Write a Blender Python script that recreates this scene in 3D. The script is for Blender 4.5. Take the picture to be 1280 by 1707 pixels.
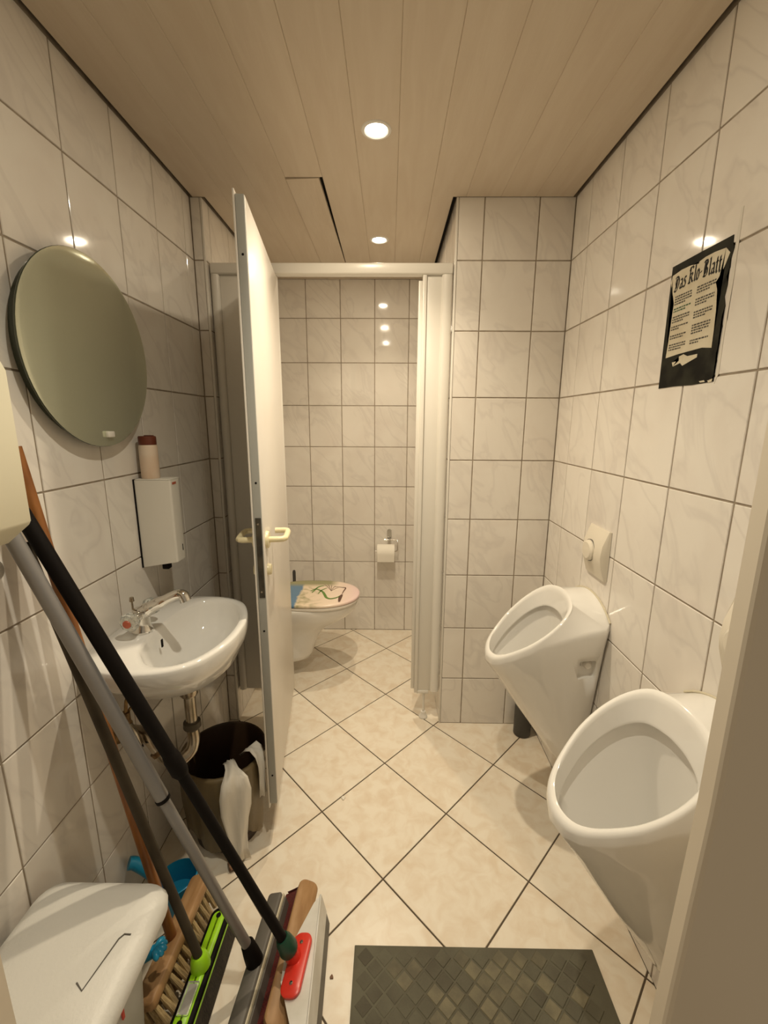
import bpy, bmesh, math, random
import numpy as np
from mathutils import Vector, Matrix, Euler

for o in list(bpy.data.objects):
    bpy.data.objects.remove(o, do_unlink=True)
S = bpy.context.scene
C = S.collection
rnd = random.Random(7)

# ------------------------------------------------------------ room numbers (metres)
H = 1.3717                                  # eye height
XL, XR = -0.738, 0.671                      # side walls
YP, YB = 1.757, 2.670                       # front of the piers, back of the cubicle
PE, PL = 0.240, -0.694                      # cubicle side walls
YF = 0.42                                   # doorway wall
ZC = 2.172                                  # ceiling
TW, TH = 0.200, 0.2473                      # wall tiles
ZA = 1.9633                                 # a joint row

# ------------------------------------------------------------ camera
cam_d = bpy.data.cameras.new('camera')
cam = bpy.data.objects.new('camera', cam_d)
C.objects.link(cam)
pitch, yaw, roll = 0.2066, -0.0115, 0.0052
f_ = Vector((math.sin(yaw)*math.cos(pitch), math.cos(yaw)*math.cos(pitch), -math.sin(pitch)))
r_ = Vector((math.cos(yaw), -math.sin(yaw), 0))
u_ = r_.cross(f_)
r2 = r_*math.cos(roll) + u_*math.sin(roll)
u2 = -r_*math.sin(roll) + u_*math.cos(roll)
cam.matrix_world = Matrix(((r2.x, u2.x, -f_.x, 0), (r2.y, u2.y, -f_.y, 0), (r2.z, u2.z, -f_.z, H), (0, 0, 0, 1)))
cam_d.sensor_fit = 'HORIZONTAL'
cam_d.sensor_width = 36
cam_d.lens = 36*713.7/1280
cam_d.clip_start = 0.02
S.camera = cam

# ------------------------------------------------------------ world (dim corridor light), exposure
W = bpy.data.worlds.new('corridor')
S.world = W
W.use_nodes = True
W.node_tree.nodes['Background'].inputs[0].default_value = (1.0, 0.80, 0.55, 1)
W.node_tree.nodes['Background'].inputs[1].default_value = 0.28
S.view_settings.view_transform = 'Standard'
S.view_settings.look = 'None'
S.view_settings.exposure = 0.0
S.view_settings.gamma = 1.0
S.view_settings.use_curve_mapping = False
LAMP_W = 2.4
BEAM_W = 34.0
LAMP_COL = (1.0, 0.85, 0.62)

# ------------------------------------------------------------ materials
def mat(name, col, rough=0.5, metal=0.0, var=None, vscale=8.0, bump=0.0, bscale=60.0, spec=0.5, trans=0.0, rand=0.0,
        emit=None, coat=0.0, alpha=1.0, stretch=None, distort=0.0, lo=0.35, hi=0.65):
    m = bpy.data.materials.new(name)
    m.use_nodes = True
    nt = m.node_tree
    N, L = nt.nodes, nt.links
    b = N['Principled BSDF']
    b.inputs['Base Color'].default_value = (*col, 1)
    b.inputs['Roughness'].default_value = rough
    b.inputs['Metallic'].default_value = metal
    b.inputs['Specular IOR Level'].default_value = spec
    b.inputs['Transmission Weight'].default_value = trans
    b.inputs['Coat Weight'].default_value = coat
    b.inputs['Alpha'].default_value = alpha
    if emit:
        b.inputs['Emission Color'].default_value = (*emit[0], 1)
        b.inputs['Emission Strength'].default_value = emit[1]
    tc = N.new('ShaderNodeTexCoord')
    vec = tc.outputs['Object']
    if rand or var:
        oi = N.new('ShaderNodeObjectInfo')
        mul = N.new('ShaderNodeMath'); mul.operation = 'MULTIPLY'; mul.inputs[1].default_value = 37.0
        L.new(oi.outputs['Random'], mul.inputs[0])
        add = N.new('ShaderNodeVectorMath'); add.operation = 'ADD'
        L.new(vec, add.inputs[0]); L.new(mul.outputs[0], add.inputs[1])
        vec = add.outputs[0]
    if stretch:
        mp = N.new('ShaderNodeMapping'); mp.inputs['Scale'].default_value = stretch
        L.new(vec, mp.inputs[0]); vec = mp.outputs[0]
    if var:
        n = N.new('ShaderNodeTexNoise')
        n.inputs['Scale'].default_value = vscale
        n.inputs['Detail'].default_value = 5
        n.inputs['Distortion'].default_value = distort
        L.new(vec, n.inputs['Vector'])
        r = N.new('ShaderNodeValToRGB')
        r.color_ramp.elements[0].position = lo
        r.color_ramp.elements[1].position = hi
        r.color_ramp.elements[0].color = (*var, 1)
        r.color_ramp.elements[1].color = (*col, 1)
        L.new(n.outputs['Fac'], r.inputs['Fac'])
        out = r.outputs['Color']
        if rand:
            hs = N.new('ShaderNodeHueSaturation')
            mr = N.new('ShaderNodeMapRange')
            mr.inputs['To Min'].default_value = 1-rand
            mr.inputs['To Max'].default_value = 1+rand
            L.new(oi.outputs['Random'], mr.inputs['Value'])
            L.new(mr.outputs[0], hs.inputs['Value'])
            L.new(out, hs.inputs['Color'])
            out = hs.outputs['Color']
        L.new(out, b.inputs['Base Color'])
    if bump:
        n2 = N.new('ShaderNodeTexNoise')
        n2.inputs['Scale'].default_value = bscale
        n2.inputs['Detail'].default_value = 3
        L.new(vec, n2.inputs['Vector'])
        bp = N.new('ShaderNodeBump')
        bp.inputs['Strength'].default_value = bump
        bp.inputs['Distance'].default_value = 0.002
        L.new(n2.outputs['Fac'], bp.inputs['Height'])
        L.new(bp.outputs[0], b.inputs['Normal'])
    return m

def tile_material():
    """white glazed wall tile with faint grey-pink diagonal marbling"""
    m = mat('wall_tile_glaze', (0.80, 0.76, 0.70), rough=0.07, var=(0.76, 0.71, 0.65), vscale=7, rand=0.025,
            bump=0.06, bscale=9, stretch=(1.0, 0.8, 1.0), distort=0.6, lo=0.33, hi=0.60)
    nt = m.node_tree; N, L = nt.nodes, nt.links
    b = N['Principled BSDF']
    src = b.inputs['Base Color'].links[0].from_socket
    vec = [n for n in N if n.type == 'MAPPING'][0].outputs[0]
    rot = N.new('ShaderNodeMapping'); rot.inputs['Rotation'].default_value = (0, 0, 0.8)
    L.new(vec, rot.inputs[0])
    w = N.new('ShaderNodeTexNoise'); w.inputs['Scale'].default_value = 5.0; w.inputs['Detail'].default_value = 3.5; w.inputs['Distortion'].default_value = 1.0
    st = N.new('ShaderNodeMapping'); st.inputs['Scale'].default_value = (0.8, 1.7, 1)
    L.new(rot.outputs[0], st.inputs[0]); L.new(st.outputs[0], w.inputs['Vector'])
    r = N.new('ShaderNodeValToRGB')
    e = r.color_ramp.elements
    e[0].position = 0.45; e[0].color = (0, 0, 0, 1)
    e[1].position = 0.55; e[1].color = (0, 0, 0, 1)
    k = e.new(0.50); k.color = (1, 1, 1, 1)
    L.new(w.outputs['Fac'], r.inputs['Fac'])
    mx = N.new('ShaderNodeMix'); mx.data_type = 'RGBA'
    sc = N.new('ShaderNodeMath'); sc.operation = 'MULTIPLY'; sc.inputs[1].default_value = 0.34
    L.new(r.outputs[0], sc.inputs[0]); L.new(sc.outputs[0], mx.inputs[0])
    L.new(src, mx.inputs[6]); mx.inputs[7].default_value = (0.60, 0.555, 0.52, 1)
    L.new(mx.outputs[2], b.inputs['Base Color'])
    return m

M = {}
M['tile'] = tile_material()
M['grout'] = mat('wall_grout', (0.36, 0.30, 0.23), 0.9, var=(0.26, 0.21, 0.155), vscale=30)
M['floor_tile'] = mat('floor_tile_glaze', (0.84, 0.77, 0.65), 0.30, var=(0.75, 0.64, 0.50), vscale=20, rand=0.03, bump=0.25, bscale=14, distort=0.7, lo=0.30, hi=0.60)
M['floor_grout'] = mat('floor_grout', (0.10, 0.075, 0.05), 0.95)
M['plank'] = mat('ceiling_plank_wash', (0.62, 0.53, 0.42), 0.45, var=(0.585, 0.49, 0.38), vscale=5, rand=0.015, bump=0.35, bscale=18, stretch=(5.0, 0.6, 5.0), distort=1.0)
M['dark_gap'] = mat('dark_void', (0.012, 0.010, 0.008), 0.95)
M['white_pvc'] = mat('white_pvc', (0.76, 0.73, 0.67), 0.28, bump=0.05, bscale=20)
M['door_white'] = mat('door_laminate', (0.80, 0.76, 0.70), 0.3, var=(0.76, 0.71, 0.64), vscale=3, bump=0.08, bscale=40)
M['grey_edge'] = mat('grey_edge_profile', (0.40, 0.40, 0.37), 0.45)
M['porcelain'] = mat('porcelain', (0.83, 0.81, 0.77), 0.08, coat=0.3)
M['chrome'] = mat('chrome', (0.72, 0.70, 0.66), 0.12, 1.0)
M['dull_chrome'] = mat('dull_chrome', (0.55, 0.50, 0.42), 0.25, 1.0, var=(0.36, 0.30, 0.22), vscale=25)
M['brass'] = mat('aged_brass', (0.35, 0.23, 0.10), 0.45, 0.8, var=(0.16, 0.10, 0.05), vscale=40)
M['crystal'] = mat('clear_knob', (0.90, 0.92, 0.88), 0.08, trans=0.85)
M['red_cap'] = mat('red_cap', (0.45, 0.10, 0.05), 0.4)
M['cream'] = mat('cream_plastic', (0.80, 0.71, 0.46), 0.32)
M['black_metal'] = mat('blackened_plate', (0.045, 0.040, 0.032), 0.45, 0.3, var=(0.09, 0.075, 0.05), vscale=30)
M['black'] = mat('black_plastic', (0.006, 0.0045, 0.004), 0.6, spec=0.12, bump=0.2, bscale=90)
M['mirror'] = mat('mirror_silver', (0.74, 0.77, 0.62), 0.16, 0.75, var=(0.70, 0.73, 0.58), vscale=3)
M['mirror_edge'] = mat('mirror_glass_edge', (0.06, 0.07, 0.05), 0.2)
M['plate'] = mat('cream_wall_plate', (0.75, 0.69, 0.58), 0.35)
M['dispenser'] = mat('dispenser_enamel', (0.72, 0.69, 0.62), 0.3)
M['dispenser_yellow'] = mat('yellowed_plastic', (0.78, 0.73, 0.56), 0.35)
M['bottle'] = mat('lotion_bottle', (0.74, 0.62, 0.50), 0.35, var=(0.70, 0.52, 0.38), vscale=12)
M['bottle_cap'] = mat('brown_cap', (0.13, 0.028, 0.012), 0.35)
M['paper'] = mat('paper', (0.80, 0.76, 0.68), 0.9, bump=0.2, bscale=70)
M['poster_black'] = mat('poster_black', (0.010, 0.009, 0.007), 0.6, spec=0.12, var=(0.03, 0.03, 0.02), vscale=25)
M['poster_page'] = mat('poster_page', (0.66, 0.60, 0.46), 0.6, var=(0.58, 0.51, 0.37), vscale=20)
M['ink'] = mat('ink', (0.022, 0.020, 0.016), 0.6)
M['ink_green'] = mat('green_ink', (0.05, 0.11, 0.05), 0.6)
M['ink_grey'] = mat('grey_ink', (0.07, 0.06, 0.045), 0.6)
M['tape_haze'] = mat('scuffed_tile', (0.66, 0.62, 0.55), 0.5)
M['bin_white'] = mat('bin_white_plastic', (0.70, 0.69, 0.65), 0.42, bump=0.3, bscale=160)
M['bin_side'] = mat('bin_side_plastic', (0.55, 0.55, 0.53), 0.45)
M['wood_stick'] = mat('varnished_stick', (0.33, 0.13, 0.03), 0.4, var=(0.20, 0.07, 0.018), vscale=10, stretch=(6, 6, 0.8))
M['wood_block'] = mat('broom_wood', (0.44, 0.26, 0.12), 0.55, var=(0.33, 0.18, 0.075), vscale=12, stretch=(5, 1, 5))
M['wood_dark'] = mat('old_broom_wood', (0.25, 0.135, 0.07), 0.6, var=(0.17, 0.085, 0.045), vscale=12, stretch=(5, 1, 5))
M['tuft'] = mat('natural_bristle', (0.62, 0.47, 0.25), 0.8, var=(0.42, 0.29, 0.13), vscale=120, rand=0.15, stretch=(6, 6, 0.4), bump=0.8, bscale=200)
M['stick_grey'] = mat('grey_alu_stick', (0.25, 0.24, 0.235), 0.42, 0.3)
M['stick_dark'] = mat('olive_grey_stick', (0.045, 0.035, 0.023), 0.6, spec=0.2, var=(0.065, 0.052, 0.034), vscale=14)
M['lime'] = mat('lime_plastic', (0.33, 0.66, 0.015), 0.35)
M['silver_label'] = mat('silver_label', (0.55, 0.55, 0.52), 0.25, 0.6, var=(0.75, 0.75, 0.72), vscale=18)
M['dark_bristle'] = mat('dark_bristle', (0.03, 0.025, 0.02), 0.85, bump=1.0, bscale=220, var=(0.07, 0.055, 0.035), vscale=90, stretch=(4, 4, 0.5))
M['red_bristle'] = mat('dark_red_bristle', (0.20, 0.02, 0.015), 0.8, bump=1.0, bscale=220, var=(0.06, 0.01, 0.01), vscale=90, stretch=(4, 4, 0.5))
M['rubber_grey'] = mat('grey_rubber', (0.12, 0.11, 0.095), 0.5)
M['cream_rubber'] = mat('cream_rubber', (0.62, 0.56, 0.42), 0.6)
M['red'] = mat('red_plastic', (0.66, 0.035, 0.02), 0.3)
M['green'] = mat('bottle_green', (0.008, 0.055, 0.03), 0.4)
M['white_metal'] = mat('white_enamel', (0.78, 0.77, 0.73), 0.35, var=(0.66, 0.64, 0.58), vscale=14)
M['blue'] = mat('blue_plastic', (0.012, 0.24, 0.42), 0.32)
M['bin_brown'] = mat('brown_bin', (0.045, 0.024, 0.012), 0.45)
M['bag'] = mat('bin_bag_film', (0.20, 0.15, 0.075), 0.35, bump=0.8, bscale=22, alpha=0.80)
M['mat_rubber'] = mat('mat_rubber', (0.115, 0.108, 0.072), 0.75, var=(0.075, 0.066, 0.043), vscale=7, bump=0.5, bscale=150)
M['mat_diamond'] = mat('mat_worn_diamond', (0.165, 0.145, 0.088), 0.7, var=(0.115, 0.102, 0.064), vscale=30, rand=0.22, bump=0.5, bscale=150)
M['mat_dirty'] = mat('mat_dirt', (0.035, 0.028, 0.015), 0.8, bump=0.5, bscale=150)
M['frame_paint'] = mat('door_frame_paint', (0.72, 0.64, 0.52), 0.4)
M['can_dark'] = mat('dark_grey_plastic', (0.055, 0.052, 0.046), 0.45)
M['lid_rim'] = mat('seat_white', (0.80, 0.75, 0.68), 0.2)
M['vine'] = mat('vine_print_green', (0.10, 0.22, 0.03), 0.35)
M['twig'] = mat('twig_print_brown', (0.10, 0.045, 0.025), 0.35)
M['bulb'] = mat('lamp_glow', (1, 0.95, 0.85), 0.4, emit=((1.0, 0.93, 0.80), 14.0))
M['plaster'] = mat('corridor_plaster', (0.42, 0.33, 0.24), 0.8)

def lid_material():
    m = mat('toilet_lid_print', (0.80, 0.66, 0.56), 0.22)
    nt = m.node_tree; N, L = nt.nodes, nt.links
    b = N['Principled BSDF']
    tc = N.new('ShaderNodeTexCoord')
    sx = N.new('ShaderNodeSeparateXYZ')
    nz = N.new('ShaderNodeTexNoise'); nz.inputs['Scale'].default_value = 14; nz.inputs['Detail'].default_value = 4; nz.inputs['Distortion'].default_value = 1
    L.new(tc.outputs['Object'], nz.inputs['Vector'])
    L.new(tc.outputs['Object'], sx.inputs[0])
    ad = N.new('ShaderNodeMath'); ad.operation = 'MULTIPLY_ADD'; ad.inputs[1].default_value = 0.03
    L.new(nz.outputs['Fac'], ad.inputs[0]); L.new(sx.outputs['X'], ad.inputs[2])
    # blue back strip, olive band, cream-pink front
    r = N.new('ShaderNodeValToRGB')
    e = r.color_ramp.elements
    mr = N.new('ShaderNodeMapRange'); mr.inputs['From Min'].default_value = -0.60; mr.inputs['From Max'].default_value = -0.15
    L.new(ad.outputs[0], mr.inputs['Value']); L.new(mr.outputs[0], r.inputs['Fac'])
    r.color_ramp.interpolation = 'LINEAR'
    e[0].position = 0.0; e[0].color = (0.10, 0.20, 0.32, 1)
    e[1].position = 1.0; e[1].color = (0.78, 0.58, 0.56, 1)
    for p, c in ((0.30, (0.10, 0.20, 0.32, 1)), (0.325, (0.72, 0.60, 0.44, 1)), (0.52, (0.74, 0.61, 0.47, 1)), (0.75, (0.80, 0.66, 0.54, 1))):
        k = e.new(p); k.color = c
    # foliage blotches away from the front
    n2 = N.new('ShaderNodeTexNoise'); n2.inputs['Scale'].default_value = 11; n2.inputs['Detail'].default_value = 5; n2.inputs['Distortion'].default_value = 2
    L.new(tc.outputs['Object'], n2.inputs['Vector'])
    r2_ = N.new('ShaderNodeValToRGB'); r2_.color_ramp.elements[0].position = 0.47; r2_.color_ramp.elements[1].position = 0.70
    L.new(n2.outputs['Fac'], r2_.inputs['Fac'])
    win = N.new('ShaderNodeValToRGB')
    w = win.color_ramp.elements
    w[0].position = 0.30; w[0].color = (0, 0, 0, 1); w[1].position = 0.62; w[1].color = (0, 0, 0, 1)
    k = w.new(0.34); k.color = (1, 1, 1, 1); k = w.new(0.46); k.color = (0.8, 0.8, 0.8, 1)
    L.new(mr.outputs[0], win.inputs['Fac'])
    mlt = N.new('ShaderNodeMath'); mlt.operation = 'MULTIPLY'
    L.new(r2_.outputs[0], mlt.inputs[0]); L.new(win.outputs[0], mlt.inputs[1])
    # far edge greener (y > 2.29)
    mr2 = N.new('ShaderNodeMapRange'); mr2.inputs['From Min'].default_value = 2.26; mr2.inputs['From Max'].default_value = 2.31
    L.new(sx.outputs['Y'], mr2.inputs['Value'])
    mr3 = N.new('ShaderNodeMapRange'); mr3.inputs['From Min'].default_value = -0.28; mr3.inputs['From Max'].default_value = -0.33
    L.new(sx.outputs['X'], mr3.inputs['Value'])
    ml2 = N.new('ShaderNodeMath'); ml2.operation = 'MULTIPLY'
    L.new(mr2.outputs[0], ml2.inputs[0]); L.new(mr3.outputs[0], ml2.inputs[1])
    mxx = N.new('ShaderNodeMath'); mxx.operation = 'MAXIMUM'
    L.new(mlt.outputs[0], mxx.inputs[0]); L.new(ml2.outputs[0], mxx.inputs[1])
    mx = N.new('ShaderNodeMix'); mx.data_type = 'RGBA'
    L.new(mxx.outputs[0], mx.inputs[0]); L.new(r.outputs[0], mx.inputs[6]); mx.inputs[7].default_value = (0.27, 0.26, 0.13, 1)
    L.new(mx.outputs[2], b.inputs['Base Color'])
    return m
M['lid_print'] = lid_material()

# ------------------------------------------------------------ object helpers
def link(name, me, m=None, parent=None, smooth=False, sharp=None):
    o = bpy.data.objects.new(name, me)
    C.objects.link(o)
    if m is not None:
        if len(me.materials) == 0:
            me.materials.append(M[m] if isinstance(m, str) else m)
    if parent is not None:
        o.parent = parent
    return o

def finish(bm, name, m, parent=None, smooth=False, angle=35):
    bmesh.ops.recalc_face_normals(bm, faces=bm.faces[:])
    if smooth:
        for f in bm.faces:
            f.smooth = True
        a = math.radians(angle)
        for e in bm.edges:
            if len(e.link_faces) == 2 and e.calc_face_angle(0) > a:
                e.smooth = False
    me = bpy.data.meshes.new(name)
    bm.to_mesh(me)
    bm.free()
    return link(name, me, m, parent)

def empty(name, loc=(0, 0, 0), rot=(0, 0, 0)):
    o = bpy.data.objects.new(name, None)
    o.empty_display_size = 0.05
    C.objects.link(o)
    o.location = loc
    o.rotation_euler = rot
    return o

def tag(o, label, cat, group=None):
    o['label'] = label
    o['category'] = cat
    if group:
        o['group'] = group
    return o

def struct(o, label=None):
    o['kind'] = 'structure'
    if label:
        o['label'] = label
    return o

def a_box(bm, x0, x1, y0, y1, z0, z1, bev=0.0, seg=2, mx=None):
    r = bmesh.ops.create_cube(bm, size=1.0)
    vs = r['verts']
    bmesh.ops.scale(bm, vec=(x1-x0, y1-y0, z1-z0), verts=vs)
    bmesh.ops.translate(bm, vec=((x0+x1)/2, (y0+y1)/2, (z0+z1)/2), verts=vs)
    if bev:
        es = list({e for v in vs for e in v.link_edges})
        g = bmesh.ops.bevel(bm, geom=es, offset=bev, segments=seg, affect='EDGES', profile=0.5)
        vs = list({v for f in g['faces'] for v in f.verts} | {v for v in vs if v.is_valid})
    if mx is not None:
        bmesh.ops.transform(bm, matrix=mx, verts=[v for v in vs if v.is_valid])

def box(name, m, x0, x1, y0, y1, z0, z1, bev=0.0, parent=None, seg=2, smooth=True):
    bm = bmesh.new()
    a_box(bm, x0, x1, y0, y1, z0, z1, bev, seg)
    return finish(bm, name, m, parent, smooth=smooth and bev > 0, angle=50)

def a_loft(bm, rings, cap0=True, cap1=True, closed=True):
    V = [[bm.verts.new(p) for p in r] for r in rings]
    n = len(V[0])
    for a, b in zip(V, V[1:]):
        for i in range(n if closed else n-1):
            j = (i+1) % n
            bm.faces.new((a[i], a[j], b[j], b[i]))
    if cap0:
        bm.faces.new(V[0][::-1])
    if cap1:
        bm.faces.new(V[-1])
    return V

def frame_of(d):
    d = Vector(d).normalized()
    up = Vector((0, 0, 1)) if abs(d.z) < 0.9 else Vector((0, 1, 0))
    a = d.cross(up).normalized()
    b = d.cross(a).normalized()
    return a, b

def a_tube(bm, pts, rad, n=12, caps=True):
    pts = [Vector(p) for p in pts]
    if not isinstance(rad, (list, tuple)):
        rad = [rad]*len(pts)
    rings = []
    a0 = None
    for i, p in enumerate(pts):
        if i == 0: d = pts[1]-pts[0]
        elif i == len(pts)-1: d = pts[-1]-pts[-2]
        else:
            d = (pts[i+1]-p).normalized() + (p-pts[i-1]).normalized()
        d.normalize()
        if a0 is None:
            a0, b0 = frame_of(d)
        else:
            a0 = (a0 - d*a0.dot(d)).normalized()
            b0 = d.cross(a0).normalized()
        rings.append([p + (a0*math.cos(2*math.pi*k/n) + b0*math.sin(2*math.pi*k/n))*rad[i] for k in range(n)])
    a_loft(bm, rings, caps, caps)

def tube(name, m, pts, rad, parent=None, n=14, angle=40):
    bm = bmesh.new()
    a_tube(bm, pts, rad, n)
    return finish(bm, name, m, parent, True, angle)

def bez(p, k=10):
    """Catmull-Rom through points"""
    p = [Vector(q) for q in p]
    q = [p[0]*2-p[1]] + p + [p[-1]*2-p[-2]]
    out = []
    for i in range(1, len(q)-2):
        for s in range(k):
            t = s/k
            a, b, c, d = q[i-1], q[i], q[i+1], q[i+2]
            out.append(0.5*((2*b)+(c-a)*t+(2*a-5*b+4*c-d)*t*t+(3*b-a-3*c+d)*t**3))
    out.append(p[-1])
    return out

def a_lathe(bm, prof, center=(0, 0, 0), axis='z', n=32, cap0=False, cap1=False):
    rings = []
    for r, h in prof:
        ring = []
        for k in range(n):
            a = 2*math.pi*k/n
            if axis == 'z': p = (r*math.cos(a), r*math.sin(a), h)
            elif axis == 'x': p = (h, r*math.cos(a), r*math.sin(a))
            else: p = (r*math.sin(a), h, r*math.cos(a))
            ring.append(Vector(p)+Vector(center))
        rings.append(ring)
    a_loft(bm, rings, cap0, cap1)

def lathe(name, m, prof, center=(0, 0, 0), axis='z', n=32, cap0=False, cap1=False, parent=None, angle=35):
    bm = bmesh.new()
    a_lathe(bm, prof, center, axis, n, cap0, cap1)
    return finish(bm, name, m, parent, True, angle)

def prism(name, m, poly, fn, t0, t1, parent=None):
    """poly in (u,v), fn(u,v,t) -> world"""
    bm = bmesh.new()
    A = [bm.verts.new(fn(u, v, t0)) for u, v in poly]
    B = [bm.verts.new(fn(u, v, t1)) for u, v in poly]
    n = len(poly)
    fa = bm.faces.new(A); fb = bm.faces.new(B[::-1])
    for i in range(n):
        bm.faces.new((A[i], B[i], B[(i+1) % n], A[(i+1) % n]))
    bmesh.ops.triangulate(bm, faces=[fa, fb], quad_method='BEAUTY', ngon_method='EAR_CLIP')
    return finish(bm, name, m, parent)

# ------------------------------------------------------------ wall tiles
GAP = 0.0042
_tile_cache = {}
def tile_mesh(w, h, t=0.008, bev=0.0012, m='tile'):
    key = (round(w, 4), round(h, 4), m)
    if key in _tile_cache:
        return _tile_cache[key]
    bm = bmesh.new()
    a, b = w/2, h/2
    lo = [bm.verts.new((x, y, -t)) for x, y in ((-a, -b), (a, -b), (a, b), (-a, b))]
    mi = [bm.verts.new((x, y, -bev)) for x, y in ((-a, -b), (a, -b), (a, b), (-a, b))]
    a -= bev; b -= bev
    hi = [bm.verts.new((x, y, 0)) for x, y in ((-a, -b), (a, -b), (a, b), (-a, b))]
    for p, q in ((lo, mi), (mi, hi)):
        for i in range(4):
            bm.faces.new((p[i], p[(i+1) % 4], q[(i+1) % 4], q[i]))
    bm.faces.new(hi)
    bm.faces.new(lo[::-1])
    me = bpy.data.meshes.new('tile')
    bm.to_mesh(me); bm.free()
    me.materials.append(M[m])
    _tile_cache[key] = me
    return me

def tiled(wall, o, U, V, us, vs):
    """tiles on plane o + u*U + v*V, face normal U x V; us, vs are joint positions"""
    U, V = Vector(U), Vector(V); Nn = U.cross(V)
    for u0, u1 in zip(us, us[1:]):
        for v0, v1 in zip(vs, vs[1:]):
            w, h = u1-u0-GAP, v1-v0-GAP
            if w < 0.006 or h < 0.006:
                continue
            ob = bpy.data.objects.new('tile', tile_mesh(w, h))
            C.objects.link(ob)
            c = Vector(o) + U*(u0+u1)/2 + V*(v0+v1)/2
            tl = 0.0022
            n = (Nn + U*rnd.uniform(-tl, tl) + V*rnd.uniform(-tl, tl)).normalized()
            uu = (U - n*U.dot(n)).normalized(); vv = n.cross(uu)
            ob.matrix_world = Matrix(((uu.x, vv.x, n.x, c.x), (uu.y, vv.y, n.y, c.y), (uu.z, vv.z, n.z, c.z), (0, 0, 0, 1)))
            ob.parent = wall

def joints(a, b, start, step):
    k = math.ceil((a-start)/step - 1e-6)
    out = [a]
    while start + k*step < b - 1e-6:
        v = start + k*step
        if v > a + 1e-6:
            out.append(v)
        k += 1
    out.append(b)
    return out

ZTOP = ZC + 0.003
zj = joints(0.0, ZTOP, ZA - 8*TH + 0.0155, TH)
zj = [0.0] + [ZA - k*TH for k in range(7, -1, -1)] + [ZTOP]
TK = 0.0022     # joints lie this far behind the tile faces

wall_l = struct(box('wall_left', 'grout', XL-0.10, XL-TK, YF, YP+0.05, 0, ZC+0.03), 'white tiled wall behind the washbasin and round mirror')
tiled(wall_l, (XL, 0, 0), (0, 1, 0), (0, 0, 1), joints(YF, YP, 1.0955, TW), zj)   # normal +x
wall_r = struct(box('wall_right', 'grout', XR+TK, XR+0.10, YF, YB+0.1, 0, ZC+0.03), 'white tiled wall behind the two urinals')
tiled(wall_r, (XR, 0, 0), (0, -1, 0), (0, 0, 1), [-v for v in joints(YF, YP, 1.6275, TW)][::-1], zj)
wall_b = struct(box('wall_back', 'grout', PL-0.05, PE+0.02, YB+TK, YB+0.10, 0, ZC+0.03), 'tiled back wall of the toilet cubicle')
tiled(wall_b, (0, YB, 0), (1, 0, 0), (0, 0, 1), joints(PL, PE, -0.4906, TW), zj)
wall_p = struct(box('wall_pier_right', 'grout', PE+TK, XR+TK, YP+TK, YB+0.1, 0, ZC+0.03), 'tiled pier between the cubicle and the urinal wall')
tiled(wall_p, (0, YP, 0), (1, 0, 0), (0, 0, 1), joints(PE+0.006, XR, 0.341, TW), zj)
tiled(wall_p, (PE, 0, 0), (0, -1, 0), (0, 0, 1), [-v for v in joints(YP+0.004, YB, YP+0.12, TW)][::-1], zj)
wall_q = struct(box('wall_pier_left', 'grout', XL-0.1, PL-TK, YP+TK, YB+0.1, 0, ZC+0.03), 'narrow tiled pier at the left of the cubicle front')
tiled(wall_q, (0, YP, 0), (1, 0, 0), (0, 0, 1), [XL, PL-0.006], zj)
tiled(wall_q, (PL, 0, 0), (0, 1, 0), (0, 0, 1), joints(YP+0.004, YB, YP+0.06, TW), zj)
struct(box('trim_1', 'white_pvc', PE-0.0015, PE+0.007, YP-0.0015, YP+0.006, 0, ZC, 0.002), 'white edge trim on the right pier corner')
struct(box('trim_2', 'white_pvc', PL-0.007, PL+0.0015, YP-0.0015, YP+0.006, 0, ZC, 0.002), 'white edge trim on the left pier corner')

# doorway wall in the foreground, seen only at the right edge of the picture
def jamb_x(z):
    return 0.331 + 0.026*min(1.0, z/0.95)
bm = bmesh.new()
prof = [(0.0, 0.415), (0.0, 0.418), (0.004, 0.422), (0.5, 0.422), (0.5, 0.395), (0.006, 0.395), (0.002, 0.397), (0.0, 0.400)]
rings = []
for z in (0, 0.25, 0.5, 0.75, 0.95, 1.6, 2.3):
    rings.append([Vector((jamb_x(z)+dx, y, z)) for dx, y in prof])
a_loft(bm, rings)
fr = finish(bm, 'wall_front', 'frame_paint', None, False)
struct(fr, 'painted door frame in the right foreground')
wf = struct(box('wall_front_left', 'frame_paint', XL-0.1, -0.50, 0.33, YF, 0, ZC+0.03), 'wall left of the entrance')
wf2 = struct(box('wall_front_top', 'frame_paint', -0.50, 0.36, 0.33, YF, 2.05, ZC+0.03), 'wall above the entrance')

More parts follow.
